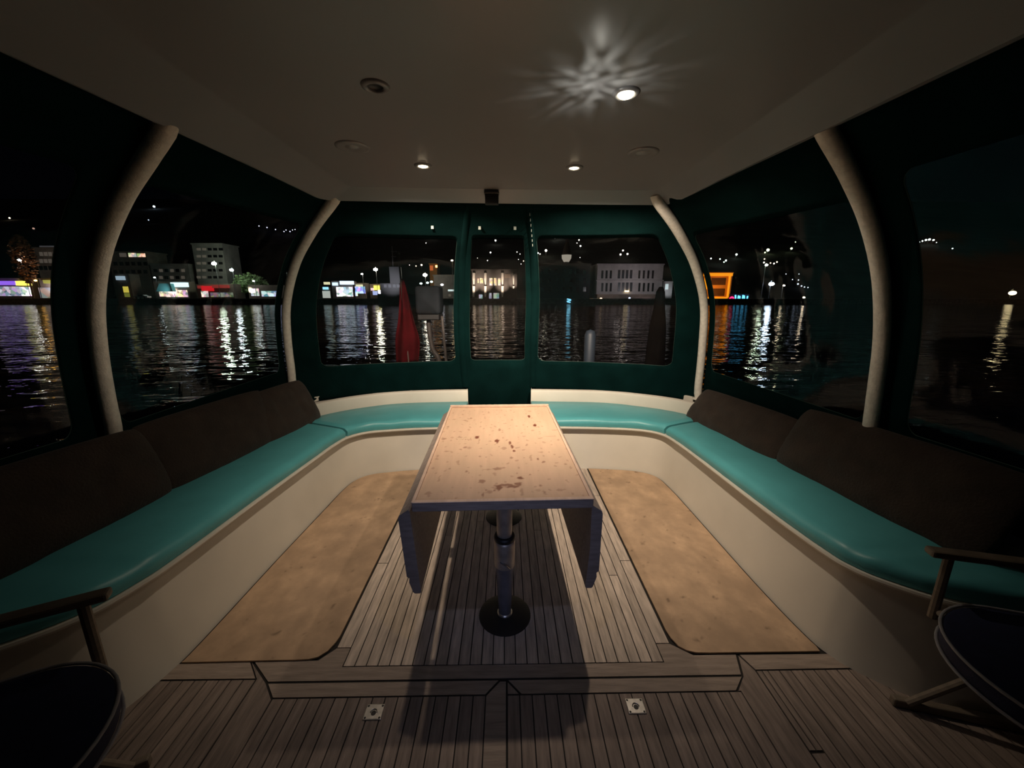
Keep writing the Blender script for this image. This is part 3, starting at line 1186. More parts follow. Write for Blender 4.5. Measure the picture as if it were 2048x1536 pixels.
def canvas_panel(S, u0, u1, v0, v1, win, label, ru=.02, rv=.025, wr=0.006, seed=0, extra=None):
    """one cloth panel with its clear window; win = (u0, u1, v0, v1) on the same surface"""
    inner = rrect(*win, ru, rv)
    wu, wv = (win[0] + win[1]) / 2, (win[2] + win[3]) / 2
    hu, hv = (win[1] - win[0]) / 2, (win[3] - win[2]) / 2
    outer = []
    for a, b in inner:
        sx, sy = (a - wu) / hu, (b - wv) / hv
        m = max(abs(sx), abs(sy))
        sx, sy = sx / m, sy / m
        outer.append((u0 + (u1 - u0) * (sx + 1) / 2, v0 + (v1 - v0) * (sy + 1) / 2))
    n = len(inner)

    def disp(u, v, amt):
        p = S(u, v)
        e = 1e-3
        du = S(u + e, v) - S(u - e, v)
        dv = S(u, min(v + e, 1.3)) - S(u, v - e)
        nn = du.cross(dv).normalized()
        return p + nn * amt
    bm = bmesh.new()
    rings = []
    for k in range(9):
        t = k / 8
        r = []
        for a, b in zip(inner, outer):
            u = a[0] * (1 - t) + b[0] * t
            v = a[1] * (1 - t) + b[1] * t
            am = wr * math.sin(PI * t) * noise.noise(Vector((u * 9 + seed, v * 5, 0)))
            r.append(bm.verts.new(disp(u, v, am)))
        rings.append(r)
    for A, B in zip(rings, rings[1:]):
        for i in range(n):
            bm.faces.new((A[i], A[(i + 1) % n], B[(i + 1) % n], B[i]))
    bmesh.ops.recalc_face_normals(bm, faces=bm.faces)
    o = obj('canvas_panel', bm, M_green, smooth=True)
    sd = o.modifiers.new('thickness', 'SOLIDIFY')
    sd.thickness = 0.003
    tag(o, label, 'boat canvas')
    # clear window
    bm = bmesh.new()
    rings = []
    for k in range(18):
        t = k / 18
        r = []
        for a in inner:
            u = a[0] * (1 - t) + wu * t
            v = a[1] * (1 - t) + wv * t
            e = min(1, t * 3)
            am = e * (0.014 * noise.noise(Vector((u * 5 + seed, v * 3, 2))) + 0.006 * noise.noise(Vector((u * 16 + seed, v * 5, 5))))
            r.append(bm.verts.new(disp(u, v, am)))
        rings.append(r)
    c = bm.verts.new(disp(wu, wv, 0))
    for A, B in zip(rings, rings[1:]):
        for i in range(n):
            bm.faces.new((A[i], A[(i + 1) % n], B[(i + 1) % n], B[i]))
    for i in range(n):
        bm.faces.new((rings[-1][i], rings[-1][(i + 1) % n], c))
    bmesh.ops.recalc_face_normals(bm, faces=bm.faces)
    wd = obj('window_pane', bm, M_vinyl, o, smooth=True)
    # stitched hem round the window
    bm = bmesh.new()
    hem = [disp(a[0], a[1], 0) for a in inner]
    add_tube(bm, hem, .0022, 6, closed=True)
    obj('window_hem', bm, M_hem, o, smooth=True)
    return o


M_tab = mat('white_tab', (0.16, 0.19, 0.17), 0.5)
M_hem = mat('green_hem', (0.02, 0.055, 0.045), 0.6)
aL = canvas_panel(S_aft, .0, .405, 0.0, 1.02, (.048, .380, .205, .872), 'dark green canvas panel with clear window, left part of the aft enclosure', seed=1)
aD = canvas_panel(S_aft, .405, .592, 0.0, 1.25, (.422, .574, .197, .868), 'dark green canvas door panel in the middle of the aft enclosure', ru=.012, rv=.015, seed=2)
aR = canvas_panel(S_aft, .592, 1.0, 0.0, 1.02, (.610, .952, .197, .872), 'dark green canvas panel with clear window, right part of the aft enclosure', seed=3)
canvas_panel(S_side('NL', 'FL'), 0.0, 1.0, 0.0, 1.03, (.06, .955, .16, .868), 'dark green canvas side panel with clear window between the two left poles', ru=.04, rv=.04, seed=4)
canvas_panel(S_side('NR', 'FR'), 0.0, 1.0, 0.0, 1.03, (.06, .955, .205, .868), 'dark green canvas side panel with clear window between the two right poles', ru=.04, rv=.04, seed=5)
canvas_panel(S_side('BL', 'NL'), 0.0, 1.0, 0.0, 1.03, (.06, .93, .16, .86), 'dark green canvas side panel with clear window, ahead of the near left pole', ru=.03, rv=.04, seed=6)
canvas_panel(S_side('BR', 'NR'), 0.0, 1.0, 0.0, 1.03, (.06, .93, .16, .86), 'dark green canvas side panel with clear window, ahead of the near right pole', ru=.03, rv=.04, seed=7)

# door zips and overlap flaps
for u, par in ((.4005, aL), (.5965, aR)):
    bm = bmesh.new()
    rows = []
    for k in range(40):
        v = .01 + .99 * k / 39
        row = []
        for du, dy in ((-.016, 0.006), (-.011, -.012), (0, -.018), (.011, -.012), (.016, 0.006)):
            p = S_aft(u + du * .7, v)
            p.y += dy
            p.z += dy * .3
            row.append(bm.verts.new(p))
        rows.append(row)
    for A, B in zip(rows, rows[1:]):
        for k in range(4):
            bm.faces.new((A[k], A[k + 1], B[k + 1], B[k]))
    bmesh.ops.recalc_face_normals(bm, faces=bm.faces)
    obj('zip_flap', bm, M_green, par, smooth=True)
for k in range(7):
    p = S_aft(.5975, .055 + k * .03) + Vector((0, -.028, -.012))
    obj('zip_stitch', box(p.x - .0015, p.x + .0015, p.y - .002, p.y + .002, p.z - .010, p.z + .007), M_tab, aR)
for px, py, par, u in ((865, 448, aL, .303), (959, 450, aD, .443), (1029, 451, aD, .549)):
    p = S_aft(u, .134)
    p += Vector((0, -.012, -.008))
    bm = box(p.x - .009, p.x + .009, p.y - .002, p.y + .002, p.z - .011, p.z + .011)
    bevel(bm, .001, 1, 30)
    obj('fabric_tab', bm, M_tab, par)


# ------------------------------------------------------------------ brown back cushions
def pillow(P0, P1, side, lean, Hh, T, label, seed, tuck=0.0):
    """P0-P1: bottom front edge; leans outwards on the side given"""
    P0, P1 = Vector(P0), Vector(P1)
    ux = (P1 - P0).normalized()
    wz = Vector((side * lean, 0, 1)).normalized()
    nn = Vector((side, 0, 0)) - wz * wz.x * side
    nn = (Vector((side, 0, 0)) - wz * (wz.x * side)).normalized()
    Lh = (P1 - P0).length / 2
    ctr = (P0 + P1) / 2 + wz * (Hh / 2) + nn * (T / 2)
    bm = bmesh.new()
    nu, nv = 44, 26

    def pt(u, v, s):
        # u, v in -1..1 over the face; s = -1 front, 1 back
        pw = 4.5
        e = (1 - abs(u) ** pw) ** (1 / 2.2) * (1 - abs(v) ** 3.2) ** (1 / 2.0)
        th = T / 2 * e
        # rounded outline
        k = 1 - .055 * (abs(u * v) ** 4)
        q = ctr + ux * (u * Lh * k) + wz * (v * Hh / 2 * k)
        if s < 0:
            # tuft lines
            d1 = math.exp(-((v + .02) / .05) ** 2) * .008
            d2 = (math.exp(-((u - .33) / .04) ** 2) + math.exp(-((u + .33) / .04) ** 2)) * .008
            nz = noise.noise(Vector((u * 2.2 + seed, v * 2, 1))) * .014 + noise.noise(Vector((u * 7 + seed, v * 5, 4))) * .004
            th = max(0.0, th - (d1 + d2) * e + nz * e)
        return q + nn * s * th
    G = {}
    for s in (-1, 1):
        for j in range(nv + 1):
            for i in range(nu + 1):
                edge = i in (0, nu) or j in (0, nv)
                if edge and s == 1:
                    G[(s, i, j)] = G[(-1, i, j)]
                    continue
                u = math.sin(((i / nu) * 2 - 1) * PI / 2)
                v = math.sin(((j / nv) * 2 - 1) * PI / 2)
                G[(s, i, j)] = bm.verts.new(pt(u, v, s))
    for s in (-1, 1):
        for j in range(nv):
            for i in range(nu):
                q = (G[(s, i, j)], G[(s, i + 1, j)], G[(s, i + 1, j + 1)], G[(s, i, j + 1)])
                bm.faces.new(q if s < 0 else q[::-1])
    bmesh.ops.recalc_face_normals(bm, faces=bm.faces)
    return tag(obj('back_cushion', bm, M_brown, smooth=True), label, 'cushion', 'brown back cushions along the side benches')


def zc(y):
    return seat_z(y) + 0.078


pillow((-1.665, 2.62, zc(2.9)), (-1.60, 3.33, zc(3.3)), -1, .44, .40, .12, 'dark brown back cushion farthest aft on the left bench, behind another', 1)
pillow((-1.735, 1.90, zc(1.9)), (-1.655, 2.86, zc(2.8)), -1, .40, .41, .13, 'middle one of the three dark brown back cushions on the left bench', 2)
pillow((-1.80, .98, zc(1.0)), (-1.725, 1.93, zc(1.9)), -1, .34, .40, .13, 'dark brown back cushion nearest the camera on the left bench', 3)
pillow((1.675, 2.27, zc(2.3)), (1.565, 3.31, zc(3.3)), 1, .62, .33, .11, 'dark brown tufted back cushion farther aft on the right bench', 4)
pillow((1.745, 1.25, zc(1.3)), (1.665, 2.29, zc(2.3)), 1, .44, .41, .13, 'dark brown tufted back cushion nearer the camera on the right bench', 5)


# ------------------------------------------------------------------ folding deck chairs in the near corners
def folding_chair(label, loc, rz, mirror=1):
    t = empty('folding_chair', (loc[0], loc[1], 0), label, 'chair', 'folding navy canvas chairs in the near corners')
    t.rotation_euler = (0, 0, rz)
    sw, sd_, sh = .25, .23, .46

    def o(name, bm, m, par=None, **k):
        q = obj(name, bm, m, None, **k)
        q.parent = par or t
        return q
    # local: +x = front of the seat, y = width
    # seat with round front, cushion with two piping lines
    bm = bmesh.new()
    pts = []
    for i in range(25):
        a = -PI / 2 + PI * i / 24
        pts.append((sd_ * .35 + .24 * math.cos(a), sw * math.sin(a)))
    pts += [(-sd_, sw * .96), (-sd_, -sw * .96)]
    pts = [(x, y) for x, y in pts]
    add_prism(bm, pts, sh - .03, sh + .03)
    bmesh.ops.recalc_face_normals(bm, faces=bm.faces)
    bevel(bm, .012, 3, 60)
    seat = o('seat', bm, M_navy, smooth=True, auto=50)
    for z in (sh - .026, sh + .028):
        o('piping', tube([(x * 1.01, y * 1.01, z) for x, y in pts], .0045, 8, closed=True), M_piping, seat, smooth=True)
    for s in (-1, 1):
        bm = box(-.26, .25, s * .275 - .014, s * .275 + .014, 0, .035)
        bevel(bm, .006, 2, 30)
        o('floor_rail', bm, M_chairwood)
        bm = box(-.22, .26, s * .275 - .022, s * .275 + .022, .64, .665)
        bevel(bm, .008, 2, 30)
        o('armrest', bm, M_chairwood)
        o('arm_post', tube([(.20, s * .275, .40), (.20, s * .275, .645)], .014, 10), M_chairwood)
        o('back_post', tube([(-.20, s * .275, .40), (-.23, s * .275, .90)], .014, 10), M_chairwood)
        o('leg', tube([(.21, s * .262, .03), (-.20, s * .262, .44)], .013, 10), M_chairwood)
        o('leg', tube([(-.21, s * .248, .03), (.20, s * .248, .44)], .013, 10), M_chairwood)
    bm = bmesh.new()
    rows = []
    for j in range(7):
        z = .70 + .19 * j / 6
        rows.append([bm.verts.new((-.22 - .03 * math.sin(PI * i / 12) - .02 * j / 6, -.285 + .57 * i / 12, z)) for i in range(13)])
    for A, B in zip(rows, rows[1:]):
        for i in range(12):
            bm.faces.new((A[i], A[i + 1], B[i + 1], B[i]))
    b = o('backrest', bm, M_navy, smooth=True)
    m = b.modifiers.new('thickness', 'SOLIDIFY')
    m.thickness = .006
    return t


folding_chair('navy canvas folding chair with pale piping in the near right corner', (1.62, .80), math.radians(165))
folding_chair('navy canvas folding chair half cut off in the near left corner', (-1.27, .62), math.radians(27))

# ------------------------------------------------------------------ things on the aft deck, outside the canvas
M_flag = mat('dark_red_cloth', (0.055, 0.003, 0.005), 0.9, spec=0.05, noise_amt=.25, scale=8)
M_staff = mat('varnished_staff', (0.08, 0.06, 0.05), 0.4)
fs = empty('flagstaff', (-1.02, 4.25, .28), 'thin flagstaff leaning at the stern behind the red flag', 'flagpole')
p0 = at(815, 705, 4.25)
p1 = at(797, 508, 4.45)
obj('staff', tube([(p0.x + .03, 4.22, .28), p0, p1], .010, 10), M_staff, fs, smooth=True)
obj('staff_knob', lathe(p1, [(0, -.01), (.018, 0), (.018, .02), (0, .03)], 14), M_staff, fs, smooth=True)
# flag: red cloth hanging in folds
bm = bmesh.new()
rows = []
left = [(800, 556), (798, 600), (795, 640), (789, 680), (791, 726)]
right = [(808, 560), (818, 600), (828, 640), (840, 680), (838, 722)]
Lc = catmull([at(x, y, 4.40 - .04 * i) for i, (x, y) in enumerate(left)], n=30)
Rc = catmull([at(x, y, 4.40 - .04 * i) for i, (x, y) in enumerate(right)], n=30)
for j in range(30):
    row = []
    for i in range(25):
        u = i / 24
        p = Lc[j].lerp(Rc[j], u)
        p.y += .035 * math.sin(u * 9 + j * .05) * min(1, j / 6)
        row.append(bm.verts.new(p))
    rows.append(row)
for A, B in zip(rows, rows[1:]):
    for i in range(24):
        bm.faces.new((A[i], A[i + 1], B[i + 1], B[i]))
fl = obj('flag', bm, M_flag, smooth=True)
m = fl.modifiers.new('thickness', 'SOLIDIFY')
m.thickness = .003
tag(fl, 'dark red flag hanging in folds at the stern, seen through the left aft window', 'flag')

# dark boxy unit on two pale curved tubes
M_dkbox = mat('dark_grey_cover', (0.016, 0.018, 0.022), .8, spec=0.1, noise_amt=.3, scale=6)
M_paletube = mat('pale_tube', (.07, .06, .055), .5, noise_amt=.2, scale=20)
a, b = at(833, 572, 4.4), at(884, 628, 4.4)
du = empty('covered_outboard', ((a.x + b.x) / 2, 4.4, .28), 'dark boxy covered unit on pale curved tubes outside the left aft window', 'boat equipment')
bm = box(a.x, b.x, 4.28, 4.55, b.z, a.z)
bevel(bm, .035, 4, 30)
obj('cover', bm, M_dkbox, du, smooth=True, auto=50)
bm = box(a.x + .02, b.x - .01, 4.27, 4.54, b.z - .06, b.z)
bevel(bm, .01, 2, 30)
obj('cover_base', bm, M_black, du)
obj('support_tube', tube(catmull([at(857, 636, 4.4), at(859, 665, 4.4), at(866, 700, 4.4), at(878, 722, 4.4), Vector((at(878, 722, 4.4).x, 4.4, .29))], n=24), .027, 14), M_paletube, du, smooth=True)
obj('support_tube', tube(catmull([at(884, 632, 4.4), at(887, 670, 4.4), at(892, 722, 4.4), Vector((at(892, 722, 4.4).x, 4.4, .29))], n=20), .016, 12), M_paletube, du, smooth=True)
# pale fender
M_fender = mat('pale_blue_fender', (.028, .040, .058), .5, noise_amt=.15, scale=8)
q = at(1181, 660, 4.3)
obj_f = obj('boat_fender', lathe((q.x, 4.3, 0), [(0, .29), (.05, .30), (.062, .34), (.062, q.z - .06), (.045, q.z - .01), (.015, q.z), (0, q.z + .01)], 24), M_fender, smooth=True)
tag(obj_f, 'pale blue-grey fender standing upright outside the right aft window', 'fender')
# dark bundle on the pushpit, right
M_bundle = mat('dark_cloth_bundle', (.003, .0025, .0025), .9, spec=0.02, noise_amt=.3, scale=10)
q = at(1322, 574, 4.2)
tp = q.z
pts = [(0, .28), (.09, .29), (.11, .6), (.10, .95), (.085, 1.2), (.06, 1.38), (.045, tp - .05), (.02, tp), (0, tp + .005)]
tag(obj('covered_post', lathe((q.x, 4.2, 0), pts, 20), M_bundle, smooth=True), 'dark covered upright post outside the far right of the aft window', 'boat equipment')

# ------------------------------------------------------------------ far shore
M_quay = mat('quay_stone', (.10, .09, .085), .9, noise_amt=.3, scale=1)
M_prom = mat('promenade', (.16, .15, .14), .9, noise_amt=.2, scale=.5)
QY = 152.0
QZ = 0.9
bm = bmesh.new()
add_box(bm, -430, 430, QY, QY + 1.2, WZ - 1, QZ)
tag(obj('quay_wall', bm, M_quay), kind='structure')
tag(obj('promenade', box(-430, 430, QY + 1.2, 182, QZ - 1.5, QZ - .05), M_prom), kind='structure')

# hillside
HS = .30
M_hill = mat('dark_hillside', (.018, .020, .014), 1.0, noise_amt=.5, scale=.05)
bm = bmesh.new()
rows = []
for j in range(26):
    y = 182 + (j / 25) ** 1.2 * 600
    row = []
    for i in range(61):
        x = -700 + 1400 * i / 60
        z = QZ - .1 + (y - 182) * HS - 2.5 * min(1, j / 4) * (1 + noise.noise(Vector((x * .006, y * .006, 0))))
        row.append(bm.verts.new((x * (1 + j * .03), y, z)))
    rows.append(row)
for A, B in zip(rows, rows[1:]):
    for i in range(60):
        bm.faces.new((A[i], A[i + 1], B[i + 1], B[i]))
tag(obj('hillside', bm, M_hill, smooth=True), kind='structure')


def on_hill(px, py):
    d = unit_ray(px, py)
    m_ = d.z / d.y
    y = (1.5 - QZ + HS * 182) / (HS - m_)
    y = max(186, y * .985)
    return at(px, py, y)


LM = {}


def lm(col, s):
    k = (col, s)
    if k not in LM:
        LM[k] = em('lamp_glow', col, s)
    return LM[k]


M_post = mat('lamp_post', (.12, .12, .12), .5, metal=.5)


def shore_lamp(px, py, rpx, col, s, label, Y=158, group=None):
    """street lamp on the promenade: post, arm and glowing head"""
    c = at(px, py, Y)
    r = rpx / F_PX * Y
    t = empty('street_lamp', (c.x, Y, QZ - .05), label, 'street lamp', group or 'street lamps along the waterfront')
    obj('post', tube([(c.x, Y + .6, QZ - .05), (c.x, Y + .6, c.z + r * 1.2), (c.x, Y, c.z + r * 1.5)], .09, 8), M_post, t)
    bm = bmesh.new()
    bmesh.ops.create_uvsphere(bm, u_segments=12, v_segments=8, radius=r)
    bmesh.ops.transform(bm, matrix=Matrix.Translation(c) @ Matrix.Diagonal((1.25, 1, .8, 1)), verts=bm.verts)
    obj('lamp_head', bm, lm(col, s), t, smooth=True)


def hill_lamp(px, py, rpx, col, s, label, group='lamps on the dark hillside', sx=1.0):
    c = on_hill(px, py)
    r = .8 * rpx / F_PX * c.y
    t = empty('hillside_lamp', (c.x, c.y, c.z - r * 3), label, 'lamp', group)
    obj('post', tube([(c.x, c.y + r, c.z - r * 4), (c.x, c.y + r, c.z)], r * .25, 6), M_post, t)
    bm = bmesh.new()
    bmesh.ops.create_uvsphere(bm, u_segments=10, v_segments=6, radius=r)
    bmesh.ops.transform(bm, matrix=Matrix.Translation(c) @ Matrix.Diagonal((sx, 1, 1, 1)), verts=bm.verts)
    obj('lamp_head', bm, lm(col, s), t, smooth=True)


CW = (.85, 1.0, .95)
WW = (1.0, .78, .50)
BW = (.65, .82, 1.0)
GW = (.80, 1.0, .70)
WH = (1.0, .95, .85)

shore_lamp(38, 521, 2.6, WH, 60, 'bright white street lamp above the shops at the far left')
shore_lamp(428, 527, 3.4, GW, 120, 'brightest street lamp on the left shore, in front of the tall tilted building')
shore_lamp(463, 540, 2.8, CW, 80, 'street lamp just left of the green tree')
shore_lamp(570, 532, 3.0, CW, 60, 'street lamp beside the left aft canopy pole')
shore_lamp(309, 555, 1.2, CW, 30, 'small white street lamp left of the teal awning stall')
shore_lamp(507, 562, 1.5, CW, 40, 'small street lamp in front of the green tree')
shore_lamp(724, 548, 1.6, WH, 60, 'small street lamp above the blue shop, left aft window')
shore_lamp(751, 539, 3.2, (1, .95, .75), 110, 'tall bright street lamp left of the moored boat')
shore_lamp(850, 550, 3.4, (1, .92, .70), 70, 'bright street lamp above the dark covered outboard')
shore_lamp(1543, 568, 4.0, BW, 60, 'large bluish street lamp right of the neon sign')
shore_lamp(1533, 530, 2.2, GW, 80, 'greenish-white street lamp above the bluish lamp on the right shore')
shore_lamp(1568, 571, 1.6, WW, 30, 'small orange street lamp right of the bluish lamp')
shore_lamp(1608, 595, 1.8, WW, 25, 'low warm lamp near the water at the right shore')
shore_lamp(1812, 591, 2.0, (.05, 1, .35), 10, 'small green light near the water beyond the near right pole')
shore_lamp(2025, 586, 5.0, (1, .80, .42), 7, 'wide warm lamp at the right edge over the water')
shore_lamp(904, 521, 1.8, (1, .72, .35), 35, 'warm yellow street lamp near the door panel', Y=166)

# lamps on the hill: single ones first
for a in [(19, 436, 1.4, WW, 9, 'lone warm light high on the hill at the far left'),
          (308, 413, 2.0, BW, 12, 'lone bluish-white light highest on the left hill'),
          (297, 440, 1.3, BW, 1.2, 'faint light just under the highest left hill light'),
          (67, 457, 2.0, (1, .6, .45), .5, 'faint pinkish light above the orange-lit tree'),
          (843, 530, 1.9, WW, 12, 'warm hill light left of the orange-lit house'),
          (832, 532, 1.2, WW, 6, 'small warm hill light, second left of the orange-lit house'),
          (819, 530, 1.0, (1, .7, .7), 2.5, 'faint pink hill light, third left of the orange-lit house'),
          (991, 481, 1.8, WH, 14, 'topmost white hill light in the door window'),
          (981, 505, 1.6, WH, 10, 'white hill light below the topmost one in the door window'),
          (975, 521, 1.1, WH, 6, 'small hill light just above the columned palace'),
          (1047, 522, 1.2, WW, 6, 'small hill light at the right edge of the door window'),
          (1092, 501, 2.6, (1, .93, .70), 14, 'largest hill light in the left corner of the right aft window'),
          (1166, 541, 1.6, (1, .6, .4), 5, 'small orange hill light left of the grey hotel'),
          (1163, 593, 1.4, WW, 8, 'small light by the water left of the grey hotel'),
          (1905, 497, 1.2, CW, 5, 'small hill light right of the wide white cluster beyond the right pole'),
          (1824, 485, 1.4, CW, 6, 'small hill light left of the wide white cluster beyond the right pole')]:
    hill_lamp(*a)
# clusters
CL = [('bluish fairy lights on the dark hill above the left aft pole', 'bluish lights above the left aft pole', [(518, 452, 1.0), (534, 455, 1.1), (551, 459, 1.0), (568, 463, 1.0), (572, 460, .9), (580, 463, 1.1), (585, 460, .8), (590, 459, .8)], (.6, .65, 1), 5),
      ('white hill light in the top right corner of the left aft window', 'hill lights in the top right of the left aft window', [(858, 473, 1.0), (866, 471, 1.1), (852, 486, .9)], WH, 8),
      ('small hill light at the upper right of the door window', 'hill lights at the upper right of the door window', [(1034, 504, 1.1), (1040, 508, 1.0), (1042, 528, .8), (1037, 519, .7), (955, 516, .6)], WH, 5),
      ('white hill light at the top left of the right aft window', 'hill lights at the top left of the right aft window', [(1110, 475, 1.6), (1116, 472, 1.7), (1121, 471, 1.4), (1076, 506, 1.5), (1080, 508, 1.1)], (1, .97, .85), 11),
      ('hill light in the column right of the pale cone tower', 'hill lights right of the cone tower', [(1158, 480, 1.3), (1161, 492, 1.7), (1154, 486, .9), (1160, 515, .8)], (1, .95, .8), 9),
      ('pinkish-white hill light above the grey hotel', 'hill lights above the grey hotel', [(1246, 501, 1.8), (1241, 509, 2.0), (1255, 508, 2.0)], (1, .85, .75), 9),
      ('greenish hill light above the orange building', 'hill lights above the orange building', [(1422, 517, 1.4), (1440, 518, 1.3), (1452, 521, 1.9), (1473, 509, 2.2), (1448, 524, 1.2)], (.8, 1, .85), 9),
      ('large greenish-yellow hill light above the bluish street lamp', 'greenish hill lights above the bluish street lamp', [(1536, 500, 3.2), (1583, 497, 2.2), (1530, 505, 1.4), (1591, 484, .9)], (.85, 1, .55), 8),
      ('warm terrace light under the greenish hill lights', 'warm terrace lights on the right hill', [(1528, 525, 1.8), (1541, 526, 1.3), (1548, 527, 1.7), (1554, 524, 1.5), (1529, 518, 1.3)], (1, .82, .6), 5),
      ('blue-white light in the string at the right shore', 'blue-white lights near the right near pole', [(1585, 559, 1.0), (1597, 560, 1.2), (1596, 568, 1.6), (1603, 572, 1.4), (1609, 574, 1.3), (1616, 575, 1.2), (1572, 548, 1.0), (1598, 548, .9)], (.7, .82, 1), 3.5),
      ('white light in the wide hill cluster beyond the near right pole', 'white hill cluster beyond the near right pole', [(1845, 482, 1.4), (1852, 480, 2.0), (1859, 479, 2.2), (1867, 480, 1.8), (1839, 484, 1.0), (1873, 485, .8)], (.85, 1, .92), 7),
      ('small white light over the water beyond the near right pole', 'white lights over the water beyond the near right pole', [(1829, 576, 1.1), (1835, 574, 1.4), (1841, 573, 1.1)], (1, 1, .9), 6)]
for lab, grp, pts, col, s in CL:
    for px, py, r in pts:
        hill_lamp(px, py, r, col, s, lab, grp)


def rect_building(name, label, cat, px0, px1, py0, py1, Y, depth, m, wins=(), parent_parts=None, roof=True):
    """a building seen between these spots of the photograph; wins = list of (px0, px1, py0, py1, material)"""
    a = at(px0, py1, Y)
    b = at(px1, py0, Y)
    pm = (py0 + py1) / 2
    a.x, b.x = at(px0, pm, Y).x, at(px1, pm, Y).x
    z0 = min(a.z, QZ - .05)
    t = empty(name, ((a.x + b.x) / 2, Y, z0), label, cat)
    bm = box(a.x, b.x, Y, Y + depth, z0, b.z)
    obj('wall', bm, m, t)
    if roof:
        obj('roof_edge', box(a.x - .3, b.x + .3, Y - .3, Y + depth + .3, b.z, b.z + .5), m, t)
    for (x0, x1, y0, y1, wm) in wins:
        c = at(x0, y1, Y)
        d = at(x1, y0, Y)
        obj('window', box(c.x, d.x, Y - .08, Y + .2, c.z, d.z), wm, t)
    return t


M_fg = mat('grey_facade', (.22, .20, .19), .9, noise_amt=.2, scale=.4)
M_fb = mat('brown_facade', (.20, .15, .12), .9, noise_amt=.2, scale=.4)
M_fw = mat('pale_facade', (.55, .50, .48), .9, noise_amt=.12, scale=.5)
M_dw = mat('dark_window', (.01, .01, .013), .2)
E_dim = em('dim_window', (.9, .75, .6), .06)
E_facade = em('lit_warm_window', (1, .75, .45), .9, .5, .8)
E_purple = em('purple_sign', (.35, .15, 1), .9)
E_lilac = em('lilac_shopfront', (.78, .74, 1), .5, .6, .7)
E_yellow = em('yellow_sign', (1, .85, .12), 1.6)
E_olive = em('olive_sign', (.75, .72, .15), .35)
E_blue = em('white_blue_sign', (.55, .78, 1), 1.7)
E_glass = em('greenish_shopfront', (.66, .72, .62), .30, .6, .35)
E_white = em('white_lit_interior', (.9, .97, 1), 1.3, .6, .8)
E_warmshop = em('warm_shopfront', (1, .72, .55), 1.0, .65, .9)
E_red = em('red_awning_glow', (1, .02, .03), .55)
E_redd = em('dim_red_awning', (.8, .10, .08), .22)
E_bshop = em('blue_shopfront', (.22, .38, 1), 1.3, .6, .8)
E_cyan = em('cyan_light', (.35, .80, 1), 1.2)
E_orange = em('orange_frame_glow', (1, .33, .01), 1.0)  # floodlit look put into the building's frame as its own glow
E_orange_d = mat('orange_plaster', (.75, .35, .10), .9)
E_neonred = em('neon_red', (1, .02, .12), 3.0)
E_neonblue = em('neon_cyan', (.12, .62, 1), 2.6)
E_col = mat('white_column', (.8, .72, .64), .8)
E_green = em('green_window', (.6, .85, .7), .45, .4, .8)


def shop(label, px0, px1, py0, py1, front, signs=(), Y=160, m=M_fb, extra=()):
    """waterfront shop: wall, glass front and signs"""
    a = at(px0, py1, Y)
    b = at(px1, py0, Y)
    pm = (py0 + py1) / 2
    a.x, b.x = at(px0, pm, Y).x, at(px1, pm, Y).x
    t = empty('waterfront_shop', ((a.x + b.x) / 2, Y, QZ - .05), label, 'shop')
    obj('wall', box(a.x, b.x, Y, Y + 4.5, QZ - .05, b.z), m, t)
    for x0, x1, y0, y1, fm in front:
        c, d = at(x0, y1, Y), at(x1, y0, Y)
        obj('shop_window', box(c.x, d.x, Y - .1, Y + .1, max(QZ, c.z), d.z), fm, t)
    for x0, x1, y0, y1, fm in signs:
        c, d = at(x0, y1, Y - .8), at(x1, y0, Y - .8)
        obj('shop_sign', box(c.x, d.x, Y - 1.0, Y + .05, c.z, d.z), fm, t)
    return t


# --- left shore
shop('shop at the far left with purple and yellow lit signs', -30, 62, 556, 597, [(-28, 40, 573, 592, E_lilac), (44, 62, 574, 592, E_white)], [(-28, 32, 562, 570, E_purple), (33, 57, 562, 571, E_yellow)])
shop('glass-fronted shop with olive and white-blue signs, left of the near pole', 82, 146, 556, 597, [(82, 143, 575, 596, E_glass)], [(88, 116, 560, 567, E_olive), (120, 146, 558, 565, E_blue)])
rect_building('apartment_block', 'dim grey-brown block with pale roof band at the far left', 'building', 74, 152, 497, 556, 172, 14, M_fb,
              [(80, 148, 491.5, 496, em('roof_band_glow', (.35, .34, .36), .10))] + [(x, x + 5, y, y + 8, E_dim if (x + y) % 3 else M_dw) for x in range(80, 146, 9) for y in (504, 518, 532)])  # light on the pale roof band is put in as a faint glow
# orange-lit tree
M_leaf_o = mat('dry_leaf', (.25, .12, .05), 1.0, noise_amt=.4, scale=2)
M_leaf_g = mat('green_leaf', (.3, .42, .2), 1.0, noise_amt=.4, scale=2)
M_bark = mat('bark', (.14, .09, .05), 1.0, noise_amt=.3, scale=3)


